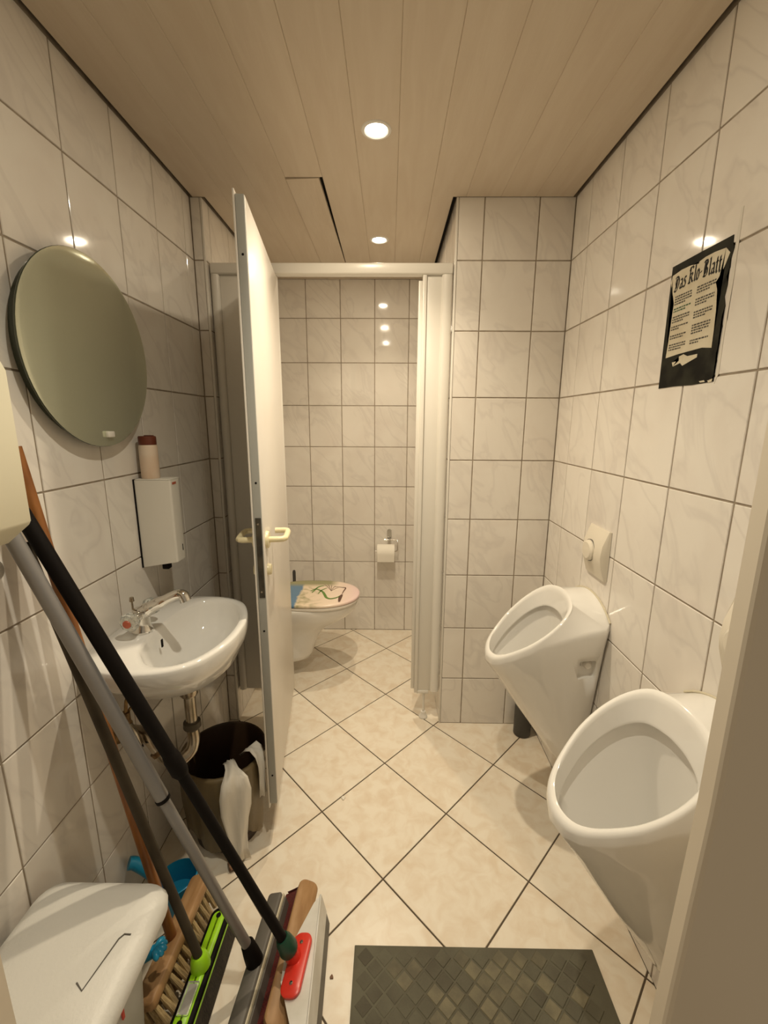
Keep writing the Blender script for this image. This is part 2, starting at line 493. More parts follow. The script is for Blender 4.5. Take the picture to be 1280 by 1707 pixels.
# ------------------------------------------------------------ floor
fl = struct(box('floor', 'floor_grout', XL-0.1, XR+0.1, -0.6, YB+0.1, -0.06, -0.0018), 'cream stone-look floor tiles laid diagonally')
def clip(poly, ax, val, keep_less):
    out = []
    n = len(poly)
    for i in range(n):
        p, q = poly[i], poly[(i+1) % n]
        dp, dq = p[ax]-val, q[ax]-val
        if not keep_less: dp, dq = -dp, -dq
        if dp <= 0: out.append(p)
        if dp*dq < 0:
            t = dp/(dp-dq)
            out.append((p[0]+(q[0]-p[0])*t, p[1]+(q[1]-p[1])*t))
    return out
HD = 0.2255
g2 = 0.0032*0.7071
full_floor = None
for i in range(-6, 7):
    for j in range(-8, 12):
        if (i+j) % 2 == 0:
            continue
        cx, cy = 0.2135+i*0.2228, 1.2835+j*0.2283
        hx, hy = 0.2228-g2*1.4, 0.2283-g2*1.4
        poly = [(cx+hx, cy), (cx, cy+hy), (cx-hx, cy), (cx, cy-hy)]
        raw = list(poly)
        for ax, v, k in ((0, XR, True), (0, XL, False), (1, YB, True), (1, -0.3, False)):
            if poly: poly = clip(poly, ax, v, k)
        if len(poly) < 3: continue
        if all(p[1] > YP and p[0] > PE for p in poly) or all(p[1] > YP and p[0] < PL for p in poly): continue
        xs = [p[0] for p in poly]; ys = [p[1] for p in poly]
        if max(xs)-min(xs) < 0.004 or max(ys)-min(ys) < 0.004: continue
        if poly == raw and full_floor is not None:
            ob = bpy.data.objects.new('floor_tile', full_floor)
            C.objects.link(ob)
        else:
            bm = bmesh.new()
            mxp = Vector((cx, cy))
            def inset(p, d=0.0013):
                v = Vector(p)-mxp
                return v*(1-d/max(0.02, v.length))
            A = [bm.verts.new((*(Vector(p)-mxp), -0.006)) for p in poly]
            B = [bm.verts.new((*(Vector(p)-mxp), -0.0009)) for p in poly]
            D = [bm.verts.new((*inset(p), 0)) for p in poly]
            n = len(poly)
            for P_, Q_ in ((A, B), (B, D)):
                for k in range(n):
                    bm.faces.new((P_[k], P_[(k+1) % n], Q_[(k+1) % n], Q_[k]))
            bm.faces.new(D)
            bmesh.ops.recalc_face_normals(bm, faces=bm.faces[:])
            me = bpy.data.meshes.new('floor_tile'); bm.to_mesh(me); bm.free()
            me.materials.append(M['floor_tile'])
            if poly == raw: full_floor = me
            ob = bpy.data.objects.new('floor_tile', me); C.objects.link(ob)
        ob.location = (cx, cy, rnd.uniform(-0.0004, 0))
        ob.rotation_euler = (rnd.uniform(-.001, .001), rnd.uniform(-.001, .001), 0)
        ob.parent = fl

# ------------------------------------------------------------ ceiling of boards
ce = struct(box('ceiling', 'dark_gap', XL-0.1, XR+0.1, 0.2, YB+0.1, ZC+0.022, ZC+0.06), 'whitewashed wooden board ceiling')
bx = [0.0205+0.1255*k for k in range(-6, 6)]
bx[0] = XL+0.013
bx = [v for v in bx if v < XR-0.03] + [XR-0.013]
LAMPS = [(-0.043, 1.391), (-0.052, 2.128), (-0.036, 0.654)]
def plank(x0, x1, y0, y1, z=ZC, taper=0.0, tilt=0.0, x1b=None):
    g, c, t = 0.0001, 0.0013, 0.014
    x0 += g; x1 -= g
    cx = (x0+x1)/2
    bm = bmesh.new()
    e0 = x1 if x1b is None else x1b
    rings = []
    for y, xr in ((y0, e0), (y1, x1)):
        rings.append([Vector((x-cx, y, zz)) for x, zz in ((x0, t), (x0, c), (x0+c, 0), (xr-c, 0), (xr, c), (xr, t))])
    a_loft(bm, rings)
    o = finish(bm, 'ceiling_board', 'plank', ce)
    o.location = (cx, 0, z)
    o.rotation_euler = (0, tilt, 0)
    return o
for x0, x1 in zip(bx, bx[1:]):
    if abs(x0+0.356) < 0.01:
        plank(x0, x1, 0.33, 1.626)
        p = plank(x0, x1, 1.632, YB-0.004, ZC-0.002, x1b=x1-0.013, tilt=-0.03)
    elif x0 < -0.05 < x1 or (x0 < -0.036 < x1):
        # board with the lamp cut-outs: split round the lamps
        ys = [0.33]
        for lx, ly in sorted(LAMPS, key=lambda q: q[1]):
            ys += [ly-0.036, ly+0.036]
        ys.append(YB-0.004)
        bm = bmesh.new()
        g, c, t = 0.0001, 0.0013, 0.014
        X0, X1 = x0+g, x1-g
        lamp_sorted = sorted(LAMPS, key=lambda q: q[1])
        segs = []
        for k in range(0, len(ys), 2):
            a, b = ys[k], ys[k+1]
            a_loft(bm, [[Vector((x, y, ZC+zz)) for x, zz in ((X0, t), (X0, c), (X0+c, 0), (X1-c, 0), (X1, c), (X1, t))] for y in (a, b)])
        R = 0.034
        for (lx, ly) in lamp_sorted:
            nn = 32
            ci = [Vector((lx+R*math.cos(2*math.pi*k/nn), ly+R*math.sin(2*math.pi*k/nn), ZC)) for k in range(nn)]
            sq = []
            for k in range(nn):
                a = 2*math.pi*k/nn
                dx, dy = math.cos(a), math.sin(a)
                s = min(((X1-c-lx) if dx > 0 else (lx-X0-c))/max(abs(dx), 1e-6), 0.036/max(abs(dy), 1e-6))
                sq.append(Vector((lx+dx*s, ly+dy*s, ZC)))
            for qx in (X0+c, X1-c):
                for qy in (ly-0.036, ly+0.036):
                    q = Vector((qx, qy, ZC))
                    k = min(range(nn), key=lambda i: (sq[i]-q).length)
                    sq[k] = q
            ci2 = [v+Vector((0, 0, 0.014)) for v in ci]
            a_loft(bm, [sq, ci, ci2], False, False)
            for xa, xb in ((X0, X0+c), (X1-c, X1)):
                z0 = ZC+c if xa == X0 else ZC
                z1 = ZC if xa == X0 else ZC+c
                q = [bm.verts.new(v) for v in ((xa, ly-0.036, z0), (xb, ly-0.036, z1), (xb, ly+0.036, z1), (xa, ly+0.036, z0))]
                bm.faces.new(q)
        o = finish(bm, 'ceiling_board', 'plank', ce)
    else:
        xa, xb = max(x0, PL+0.013), min(x1, PE-0.015)
        if xa == x0 and xb == x1:
            plank(x0, x1, 0.33, YB-0.004)
        else:
            plank(x0, x1, 0.33, YP-0.003)
            if xb-xa > 0.02:
                plank(xa, xb, YP-0.003, YB-0.004)

# ------------------------------------------------------------ recessed lamps
for k, (lx, ly) in enumerate(LAMPS):
    L0 = empty('recessed_downlight', (lx, ly, ZC))
    tag(L0, ['round recessed ceiling lamp nearest the middle of the board ceiling', 'recessed ceiling lamp above the toilet cubicle',
             'recessed ceiling lamp nearest the entrance'][k], 'ceiling lamp', 'recessed ceiling lamps')
    lathe('trim_ring', 'white_pvc', [(0.031, 0.006), (0.031, -0.001), (0.034, -0.0035), (0.041, -0.0025), (0.043, 0.0)], n=36, parent=L0)
    lathe('housing', 'white_pvc', [(0.031, 0.0), (0.030, 0.010), (0.026, 0.016), (0.0, 0.016)][:3], n=36, parent=L0)
    lathe('bulb', 'bulb', [(0.0295, 0.0045), (0.022, 0.0015), (0.012, 0.0), (0.001, -0.0005)], n=36, cap1=True, parent=L0)
    kw = (1.18, 0.74, 0.82)[k]
    kc = LAMP_COL if k < 2 else (1.0, 0.92, 0.74)
    ld = bpy.data.lights.new('lamp_spill', 'AREA')          # bare bulb face: wide spill
    ld.shape = 'DISK'
    ld.size = 0.050
    ld.energy = LAMP_W * kw
    ld.color = kc
    lo_ = bpy.data.objects.new('lamp_spill', ld)
    C.objects.link(lo_)
    lo_.parent = L0
    lo_.location = (0, 0, -0.0045)
    ld = bpy.data.lights.new('lamp_beam', 'SPOT')           # reflector beam
    ld.energy = BEAM_W * kw
    ld.color = kc
    ld.spot_size = math.radians(118)
    ld.spot_blend = 1.0
    ld.shadow_soft_size = 0.016
    lo_ = bpy.data.objects.new('lamp_beam', ld)
    C.objects.link(lo_)
    lo_.parent = L0
    lo_.location = (0, 0, -0.022)

# ------------------------------------------------------------ cubicle partition
pt = empty('cubicle_partition', (PL, 1.79, 0))
tag(pt, 'white plastic cubicle front with header rail, fixed side panels and adjustable foot', 'partition')
def P(o):
    o.parent = pt; o.matrix_parent_inverse = pt.matrix_basis.inverted(); return o
def part(o, parent):
    o.parent = parent; o.matrix_parent_inverse = parent.matrix_basis.inverted(); return o
Y0, Y1 = 1.782, 1.812
P(box('header_rail', 'white_pvc', PL+0.004, PE-0.0025, 1.776, 1.818, 1.923, 1.963, 0.006))
P(box('side_panel', 'white_pvc', PL+0.036, -0.452, 1.790, 1.808, 0.146, 1.923, 0.002))
P(box('side_panel', 'white_pvc', 0.137, PE-0.040, 1.790, 1.808, 0.146, 1.923, 0.002))
for xa, xb in ((PL+0.004, PL+0.036), (PE-0.043, PE-0.0035)):
    bm = bmesh.new()
    xc, hw = (xa+xb)/2, (xb-xa)/2
    pr = [(xc-hw, Y1), (xc-hw, Y0+0.004)] + [(xc-hw*math.cos(t), Y0+0.004-0.012*math.sin(t)) for t in np.linspace(0.2, math.pi-0.2, 9)] + [(xc+hw, Y0+0.004), (xc+hw, Y1)]
    a_loft(bm, [[Vector((x, y, z)) for x, y in pr] for z in (0.148, 1.9225)])
    P(finish(bm, 'wall_post', 'white_pvc', None, True, 40))
bm = bmesh.new()
a_box(bm, 0.124, 0.139, 1.780, 1.814, 0.140, 1.9225, 0.002)
P(finish(bm, 'strike_post', 'white_pvc', None, True, 50))
P(box('strike_rebate', 'white_pvc', 0.109, 0.1245, 1.794, 1.812, 0.152, 1.905, 0.002))
bm = bmesh.new()
a_box(bm, -0.453, -0.440, 1.780, 1.814, 0.140, 1.9225, 0.002)
P(finish(bm, 'hinge_post', 'white_pvc', None, True, 50))
ft = P(lathe('adjustable_foot', 'white_pvc', [(0.0, 0.0), (0.020, 0.0), (0.021, 0.004), (0.016, 0.014), (0.0115, 0.021), (0.0115, 0.030), (0.009, 0.031), (0.0055, 0.031), (0.0055, 0.141)], center=(0.170, 1.800, 0), cap0=False))
P(box('foot_bracket', 'white_pvc', 0.136, 0.190, 1.787, 1.811, 0.131, 0.1465, 0.002))

# ------------------------------------------------------------ cubicle door, open towards the room
hinge = Vector((-0.4375, 1.786, 0))
free = Vector((-0.3575, 1.176, 0))
dv = free-hinge
DL = dv.length
dr = empty('door_1', hinge, (0, 0, math.atan2(dv.y, dv.x)))
struct(dr, 'white cubicle door standing open, with cream lever handles and dark lock plate')
TD = 0.0235
DZ0, DZ1 = 0.148, 1.914
box('door_leaf', 'door_white', 0.002, DL-0.0015, -TD, 0, DZ0, DZ1, 0.0015, dr)
box('rebate_sheet', 'door_white', 0.0, DL+0.006, -TD-0.005, -TD-0.0002, DZ0-0.012, DZ1+0.010, 0.001, dr)
box('edge_profile', 'grey_edge', DL-0.0014, DL+0.002, -TD+0.0005, -0.0015, DZ0, DZ1, 0.0008, dr)
lp = box('lock_plate', 'black_metal', DL+0.0015, DL+0.0045, -TD+0.004, -0.003, 0.866, 1.106, 0.0014, dr)
for z in (0.885, 1.088):
    s = lathe('plate_screw', 'dull_chrome', [(0.0, 0.0055), (0.0028, 0.0052), (0.0034, 0.004)], center=(DL, -TD/2, z), axis='x', n=10, cap1=False, parent=lp)
for z in (1.78, 1.205, 0.76, 0.255):
    lathe('edge_screw', 'black', [(0.0, 0.0032), (0.0028, 0.003), (0.0032, 0.0018)], center=(DL, -TD/2, z), axis='x', n=10, parent=dr)
xh = DL-0.052
for s, sgn in ((0.0, 1), (-TD-0.005, -1)):
    h = lathe('rosette', 'cream', [(0.0, 0.009*sgn), (0.023, 0.009*sgn), (0.0255, 0.006*sgn), (0.026, 0.0)], center=(xh, s, 1.028), axis='y', n=28, parent=dr)
    b0 = Vector((xh, s, 1.028))
    pth = [b0+Vector(p) for p in ((0, .004*sgn, 0), (0, .035*sgn, 0), (-.002, .047*sgn, 0), (-.012, .054*sgn, 0), (-.035, .055*sgn, 0), (-.085, .055*sgn, 0), (-.103, .052*sgn, 0), (-.110, .042*sgn, 0), (-.110, .012*sgn, 0))]
    tube('lever_handle', 'cream', pth, 0.0088, dr, 14)
    t_ = lathe('thumb_turn', 'cream', [(0.0, 0.012*sgn), (0.0145, 0.0115*sgn), (0.017, 0.007*sgn), (0.018, 0.0)], center=(xh, s, 0.935), axis='y', n=24, parent=dr)
for z in (0.42, 1.05, 1.68):
    tube('hinge_barrel', 'white_pvc', [(-0.004, -0.012, z-0.03), (-0.004, -0.012, z+0.03)], 0.006, dr, 12)

# ------------------------------------------------------------ mirror on the left wall
mr = empty('round_mirror', (XL, 1.077, 1.530))
tag(mr, 'large round frameless mirror hanging above the washbasin', 'mirror')
n = 72
lathe('glass', 'mirror', [(0.0, 0.0305), (0.211, 0.0305), (0.2205, 0.0292)], axis='x', n=n, parent=mr)
bm = bmesh.new()
a_lathe(bm, [(0.2205, 0.0292), (0.2215, 0.027), (0.2205, 0.0245), (0.0, 0.0245)], axis='x', n=n)
finish(bm, 'glass_edge', 'mirror_edge', mr, True)
lathe('backing', 'mirror_edge', [(0.0, 0.0245), (0.205, 0.0245), (0.205, 0.0005), (0.0, 0.0005)], axis='x', n=n, parent=mr)
box('clip', 'white_pvc', 0.0295, 0.039, 0.000, 0.024, -0.199, -0.184, 0.002, mr)

# ------------------------------------------------------------ washbasin
def polar(points, c, N):
    """closed outline -> N points sampled by angle about c"""
    pts = np.array(points) - np.array(c)
    dense = []
    m_ = len(pts)
    for i in range(m_):
        a, b, d, e = pts[i-1], pts[i], pts[(i+1) % m_], pts[(i+2) % m_]
        for t in np.linspace(0, 1, 12, endpoint=False):
            dense.append(0.5*((2*b)+(d-a)*t+(2*a-5*b+4*d-e)*t*t+(3*b-a-3*d+e)*t**3))
    dense = np.array(dense)
    ang = np.arctan2(dense[:, 1], dense[:, 0]); rad = np.hypot(dense[:, 0], dense[:, 1])
    o = np.argsort(ang); ang, rad = ang[o], rad[o]
    th = np.linspace(-math.pi, math.pi, N, endpoint=False)
    r = np.interp(th, np.r_[ang-2*math.pi, ang, ang+2*math.pi], np.r_[rad, rad, rad])
    return np.stack([r*np.cos(th), r*np.sin(th)], 1)
SC = (-0.548, 1.078)
half = [(-0.736, 0.150), (-0.705, 0.192), (-0.64, 0.218), (-0.565, 0.223), (-0.50, 0.207), (-0.45, 0.170), (-0.418, 0.105), (-0.404, 0.045)]
outer = [(x, SC[1]-w) for x, w in half] + [(-0.402, SC[1])] + [(x, SC[1]+w) for x, w in half[::-1]] + [(-0.737, SC[1]+0.075), (-0.737, SC[1]), (-0.737, SC[1]-0.075)]
inner = [(-0.600, 0.938), (-0.565, 0.902), (-0.52, 0.893), (-0.471, 0.920), (-0.436, 0.99), (-0.424, 1.08), (-0.436, 1.17), (-0.475, 1.242), (-0.53, 1.272), (-0.59, 1.262), (-0.622, 1.20), (-0.634, 1.12), (-0.634, 1.04), (-0.622, 0.975)]
NS = 80
PO, PI_ = polar(outer, SC, NS), polar(inner, SC, NS)
th = np.linspace(-math.pi, math.pi, NS, endpoint=False)
PC = np.stack([np.cos(th), np.sin(th)], 1)
wb = empty('washbasin', (XL, SC[1], 0.66))
tag(wb, 'white ceramic washbasin on the left wall under the mirror', 'washbasin')
def ring(P_, s, z, dx=0, dy=0):
    return [Vector((max(XL+0.0005, SC[0]+p[0]*s+dx), SC[1]+p[1]*s+dy, z)) for p in P_]
def mix(s):
    return PO*(1-s)+PC*0.055*s
bm = bmesh.new()
rings = [ring(PC, 0.036, 0.664), ring(PC, 0.050, 0.668), ring(mix(0.62), 1, 0.690), ring(mix(0.30), 1, 0.718), ring(PO, 0.885, 0.745), ring(PO, 0.965, 0.765), ring(PO, 0.993, 0.785), ring(PO, 1.0, 0.802), ring(PO, 0.997, 0.811), ring(PO, 0.985, 0.8155),
         ring(PI_*0.35+PO*0.65, 0.985, 0.8162), ring(PI_, 1.03, 0.8155), ring(PI_, 1.0, 0.812), ring(PI_, 0.975, 0.801), ring(PI_, 0.93, 0.776), ring(PI_, 0.83, 0.745), ring(PI_, 0.64, 0.718), ring(PI_, 0.40, 0.703), ring(PI_*0.2+PC*0.02, 1, 0.697), ring(PC, 0.021, 0.694)]
a_loft(bm, rings, True, True)
part(finish(bm, 'basin', 'porcelain', None, True, 80), wb)
part(lathe('drain_ring', 'chrome', [(0.0, 0.6950), (0.015, 0.6952), (0.020, 0.697), (0.0225, 0.6955)], center=(SC[0], SC[1], 0), n=24), wb)
bm = bmesh.new()   # overflow slot
a_box(bm, -0.6125, -0.609, 1.050, 1.058, 0.772, 0.795, 0.0015)
part(finish(bm, 'overflow_hole', 'black', None), wb)
# waste pipe and trap
tr = empty('drain_trap', (SC[0], 1.05, 0.45))
tag(tr, 'chrome bottle-bend drain trap hanging under the washbasin', 'drain pipe')
tx, ty = -0.546, 1.045
part(lathe('collar', 'dull_chrome', [(0.024, 0.664), (0.0245, 0.640), (0.021, 0.634), (0.017, 0.633)], center=(tx, ty, 0), n=24), tr)
part(tube('tail_pipe', 'dull_chrome', [(tx, ty, 0.635), (tx, ty, 0.535)], 0.0155, n=20), tr)
part(lathe('slip_nut', 'black_metal', [(0.0155, 0.553), (0.0225, 0.551), (0.0235, 0.535), (0.019, 0.529), (0.0165, 0.528)], center=(tx, ty, 0), n=24), tr)
pth = bez([(tx, ty, 0.53), (tx, ty, 0.49), (tx-0.008, ty-0.01, 0.462), (tx-0.032, ty-0.03, 0.448), (tx-0.056, ty-0.045, 0.468), (tx-0.072, ty-0.05, 0.498), (tx-0.094, ty-0.045, 0.528), (tx-0.13, ty-0.03, 0.538), (XL+0.004, ty-0.02, 0.536)], 6)
part(tube('trap_bend', 'dull_chrome', pth, 0.0165, n=18), tr)
part(lathe('wall_flange', 'brass', [(0.018, 0.012), (0.034, 0.006), (0.036, 0.0)], center=(XL, ty-0.02, 0.536), axis='x', n=24), tr)
d_ = Vector((-0.022, -0.004, 0.03)).normalized()
c_ = Vector((tx-0.072, ty-0.05, 0.498))
part(tube('clamp_ring', 'brass', [c_-d_*0.006, c_+d_*0.006], 0.021, n=18), tr)
# angle stop valve and supply lines
va = empty('stop_valve', (XL, 0.985, 0.55))
tag(va, 'small corroded stop valve with chrome lever under the basin', 'valve')
part(tube('inlet', 'brass', [(XL+0.001, 0.985, 0.585), (XL+0.030, 0.985, 0.585), (XL+0.058, 0.985, 0.585)], [0.021, 0.015, 0.012], n=16), va)
part(tube('valve_body', 'brass', [(XL+0.050, 0.985, 0.570), (XL+0.050, 0.985, 0.622)], 0.0105, n=16), va)
part(tube('lever_knob', 'dull_chrome', [(XL+0.056, 0.985, 0.585), (XL+0.072, 0.975, 0.562), (XL+0.082, 0.968, 0.535)], [0.008, 0.012, 0.0135], n=16), va)
part(tube('lever_tip', 'black', [(XL+0.082, 0.968, 0.536), (XL+0.085, 0.966, 0.528)], 0.0125, n=16), va)
part(tube('supply_tube', 'brass', bez([(XL+0.050, 0.985, 0.62), (XL+0.052, 1.0, 0.66), (-0.655, 1.035, 0.715), (-0.655, 1.05, 0.76)]), 0.0045, n=8), va)
part(tube('supply_tube', 'brass', bez([(XL+0.045, 0.995, 0.61), (XL+0.06, 1.03, 0.64), (-0.668, 1.06, 0.70), (-0.665, 1.07, 0.76)]), 0.0035, n=8), va)
# tap
fa = empty('basin_tap', (-0.665, 1.058, 0.8162))
tag(fa, 'chrome two-handle mixer tap with clear knobs on the washbasin', 'tap')
part(lathe('tap_base', 'chrome', [(0.0, 0.0), (0.026, 0.0), (0.027, 0.006), (0.022, 0.016), (0.021, 0.034), (0.022, 0.052), (0.018, 0.066), (0.0, 0.070)], center=(-0.662, 1.058, 0.8162), n=28), fa)
part(tube('handle_bar', 'chrome', [(-0.662, 1.026, 0.866), (-0.662, 1.092, 0.866)], [0.0145, 0.0145], n=18), fa)
part(tube('spout', 'chrome', bez([(-0.662, 1.058, 0.866), (-0.635, 1.060, 0.884), (-0.595, 1.062, 0.905), (-0.565, 1.064, 0.919), (-0.548, 1.065, 0.918), (-0.541, 1.065, 0.902)], 5), [0.019]*5+[0.016]*5+[0.0135]*5+[0.0135]*5+[0.0145]*6, n=18), fa)
for sg, yy in ((-1, 1.026), (1, 1.092)):
    k = part(lathe('tap_knob', 'crystal', [(0.008, 0.0), (0.017, 0.005*sg), (0.0245, 0.011*sg), (0.0255, 0.021*sg), (0.018, 0.030*sg), (0.0, 0.032*sg)], center=(-0.662, yy, 0.866), axis='y', n=8, angle=15), fa)
    part(lathe('knob_cap', 'red_cap' if sg < 0 else 'chrome', [(0.0, 0.0345*sg), (0.009, 0.0335*sg), (0.011, 0.0305*sg)], center=(-0.662, yy, 0.866), axis='y', n=16), fa)
part(tube('lift_rod', 'dull_chrome', [(-0.682, 1.058, 0.870), (-0.682, 1.058, 0.900), (-0.682, 1.058, 0.902), (-0.682, 1.058, 0.913)], [0.0024, 0.0024, 0.006, 0.005], n=12), fa)

# ------------------------------------------------------------ soap / towel dispenser on wall, crooked
dp = empty('soap_dispenser', (XL, 1.216, 0.945))
tag(dp, 'white enamelled dispenser box on the wall above the washbasin tap', 'dispenser')
bm = bmesh.new()
R = 0.022
prf = [(0.004, 0.066), (0.004, 0.0)] + [(0.108-0.006+0.006*math.cos(a), 0.006+0.006*math.sin(a)) for a in np.linspace(-math.pi/2, 0, 5)] + [(0.108-R+R*math.cos(a), 0.066-R+R*math.sin(a)) for a in np.linspace(0, math.pi/2, 8)]
rings = []
for z, dz in ((0.0, 1), (0.0015, 1), (0.258, 0), (0.2595, 0)):
    rings.append([Vector((x, y, z+dz*(-0.004+0.018*(x/0.108)))) for x, y in prf])
a_loft(bm, rings)
finish(bm, 'body', 'dispenser', dp, True, 40)
box('lid', 'dispenser', 0.004, 0.106, 0.002, 0.062, 0.2597, 0.2625, 0.001, dp)
box('back_plate', 'black', 0.0005, 0.004, -0.003, 0.069, -0.004, 0.262, 0.0, dp)
box('outlet', 'black', 0.052, 0.072, 0.012, 0.034, -0.014, 0.004, 0.003, dp)
box('lock_slot', 'black', 0.1072, 0.1085, 0.036, 0.040, 0.040, 0.060, 0.0, dp)
box('red_mark', 'red_cap', 0.1070, 0.1086, 0.010, 0.032, 0.246, 0.253, 0.0, dp)
# bottle on it
bo = empty('lotion_bottle', (-0.701, 1.247, 1.2076))
tag(bo, 'pale beige bottle with brown cap standing on the dispenser', 'bottle')
lathe('bottle_body', 'bottle', [(0.0, 0.0), (0.0235, 0.0), (0.025, 0.003), (0.025, 0.085), (0.024, 0.094), (0.0225, 0.097), (0.0, 0.097)], n=28, parent=bo)
lathe('cap', 'bottle_cap', [(0.0235, 0.0972), (0.0238, 0.098), (0.0238, 0.119), (0.022, 0.1215), (0.0, 0.1215)], n=28, parent=bo)
box('flip_top', 'bottle_cap', -0.006, 0.018, -0.006, 0.006, 0.1215, 0.1242, 0.001, bo)

# ------------------------------------------------------------ hand towel dispenser at the left edge
hd = empty('hand_towel_dispenser', (XL, 0.58, 1.20))
tag(hd, 'yellowed plastic box on the left wall above the leaning broomsticks', 'dispenser')
bm = bmesh.new()
prf = [(XL+0.001, 1.155), (XL+0.075, 1.162), (XL+0.117, 1.196), (XL+0.121, 1.203), (XL+0.121, 1.450), (XL+0.112, 1.470), (XL+0.095, 1.478), (XL+0.001, 1.478)]
a_loft(bm, [[Vector((x, y, z)) for x, z in prf] for y in (0.455, 0.712)])
part(finish(bm, 'cover', 'dispenser_yellow', None, True, 30), hd)
part(box('slot_frame', 'dispenser_yellow', XL+0.03, XL+0.072, 0.50, 0.66, 1.152, 1.1605, 0.001), hd)
wk = empty('wall_knob', (XL, 0.735, 1.10))
tag(wk, 'small rounded white wall fitting below the yellowed box', 'wall fitting')
lathe('cover', 'white_pvc', [(0.0, 0.026), (0.014, 0.024), (0.022, 0.016), (0.025, 0.004), (0.025, 0.0005)], axis='x', n=28, parent=wk)
lathe('base_ring', 'white_pvc', [(0.0252, 0.0035), (0.028, 0.003), (0.029, 0.0005)], axis='x', n=28, parent=wk)

# ------------------------------------------------------------ urinals
def urinal(yc, label):
    u = empty('urinal', (XR, yc, 0.2))
    tag(u, label, 'urinal', 'ceramic urinals on the right wall')
    N_ = 72
    c = (0.475, 0.0)
    egg = [(0.334, 0.0), (0.342, -0.045), (0.362, -0.078), (0.398, -0.108), (0.440, -0.131), (0.49, -0.140), (0.535, -0.130), (0.568, -0.100), (0.583, -0.05), (0.587, 0.0)]
    egg = egg + [(x, -y) for x, y in egg[1:-1][::-1]]
    E_ = polar(egg, c, N_)
    dd = [(0.333, 0.0), (0.342, -0.047), (0.363, -0.081), (0.40, -0.112), (0.445, -0.136), (0.50, -0.148), (0.56, -0.152), (0.62, -0.151), (0.6695, -0.149)]
    def dpolar():
        ang = []; rad = []
        full = dd + [(0.6705, -0.10), (0.6705, -0.05), (0.6705, 0.0), (0.6705, 0.05), (0.6705, 0.10)] + [(x, -y) for x, y in dd[1:][::-1]]
        return full
    full = dpolar()
    p = np.array(full)-np.array(c)
    # piecewise-linear polar sampling keeps the flat back flat
    th_ = np.linspace(-math.pi, math.pi, N_, endpoint=False)
    den = []
    for i in range(len(p)):
        for t in np.linspace(0, 1, 30, endpoint=False):
            den.append(p[i]*(1-t)+p[(i+1) % len(p)]*t)
    den = np.array(den); an = np.arctan2(den[:, 1], den[:, 0]); ra = np.hypot(den[:, 0], den[:, 1])
    o = np.argsort(an); an, ra = an[o], ra[o]
    rr = np.interp(th_, np.r_[an-2*math.pi, an, an+2*math.pi], np.r_[ra, ra, ra])
    D_ = np.stack([rr*np.cos(th_), rr*np.sin(th_)], 1)
    def zt(x):
        return 0.603+0.9*(x-0.334)
    def zd(x, y):
        a_, b_ = zt(x)-0.016, 0.842-3.2*y*y
        h_ = max(0.0, 0.12-abs(a_-b_))/0.12
        return min(a_, b_)-h_*h_*0.03
    def egg_ring(s, dz, zs=1.0, z0=0.0, cx=c[0]):
        out = []
        for q in E_:
            x, y = cx+q[0]*s, q[1]*s
            z = zt(c[0]+q[0]*s)
            out.append(Vector((x, yc+y, z0+(z-z0)*zs+dz)))
        return out
    Dv = [Vector((min(XR-0.0005, c[0]+q[0]), yc+q[1], zd(c[0]+q[0], q[1]))) for q in D_]
    Bv = []
    for q, v in zip(D_, Dv):
        t = q / np.hypot(*q)
        x = 0.655+0.062*(t[0] if t[0] < 0 else 0)
        Bv.append(Vector((min(XR-0.0005, x if t[0] < 0 else 0.655+0.0155*min(1, abs(t[0])*1.6)), yc+0.075*t[1], 0.205)))
    def between(s, k=1.0):
        cen = Vector((0.66, yc, 0))
        out = []
        for a, b in zip(Bv, Dv):
            v = a.lerp(b, s)
            w = v.copy()
            w.x = min(XR-0.0005, cen.x+(v.x-cen.x)*k) if v.x < cen.x else v.x
            w.y = cen.y+(v.y-cen.y)*k
            out.append(w)
        return out
    rings = [[v+Vector((0, 0, -0.012)) for v in between(0.0, 0.55)], [v+Vector((0, 0, -0.006)) for v in between(0.0, 0.85)], between(0.03, 1.0)]
    rings += [between(s, 1+0.02*math.sin(math.pi*s)) for s in (0.12, 0.25, 0.4, 0.55, 0.7, 0.85)]
    def dv(ky, kx, dz):
        return [Vector((min(XR-0.0005, 0.49+(v.x-0.49)*(kx if v.x < 0.49 else 1)), yc+(v.y-yc)*(1-(1-ky)*min(1.0, max(0.0, (v.x-0.47)/0.13))), v.z+dz*(0.35+0.65*min(1.0, max(0.0, (v.x-0.40)/0.15))))) for v in Dv]
    rings += [dv(1.0, 1.0, -0.022), dv(0.985, 1.0, -0.008), dv(0.955, 1.0, 0.0), egg_ring(1.0, -0.005), egg_ring(0.99, 0.0005), egg_ring(0.965, 0.003), egg_ring(0.93, 0.003), egg_ring(0.90, 0.0), egg_ring(0.880, -0.009), egg_ring(0.825, -0.050), egg_ring(0.818, -0.054), egg_ring(0.822, -0.057)]
    top_in = [Vector((c[0]+q[0]*(0.82 if q[0] < 0 else 0.95), yc+q[1]*0.93, zt(c[0]+q[0]*0.85)-0.062)) for q in E_]
    cen = Vector((0.602, yc, 0.275))
    for s in (1.0, 0.9, 0.78, 0.64, 0.5, 0.36, 0.22, 0.1):
        rr_ = []
        for v in top_in:
            w = cen.lerp(v, s)
            w.y = cen.y+(v.y-cen.y)*(s**0.75)*(1.0 if s > 0.95 else 0.97)
            w.x = cen.x+(v.x-cen.x)*(s**1.05)
            rr_.append(w)
        rings.append(rr_)
    bm = bmesh.new()
    a_loft(bm, rings, True, True)
    body = finish(bm, 'bowl', 'porcelain', None, True, 60)
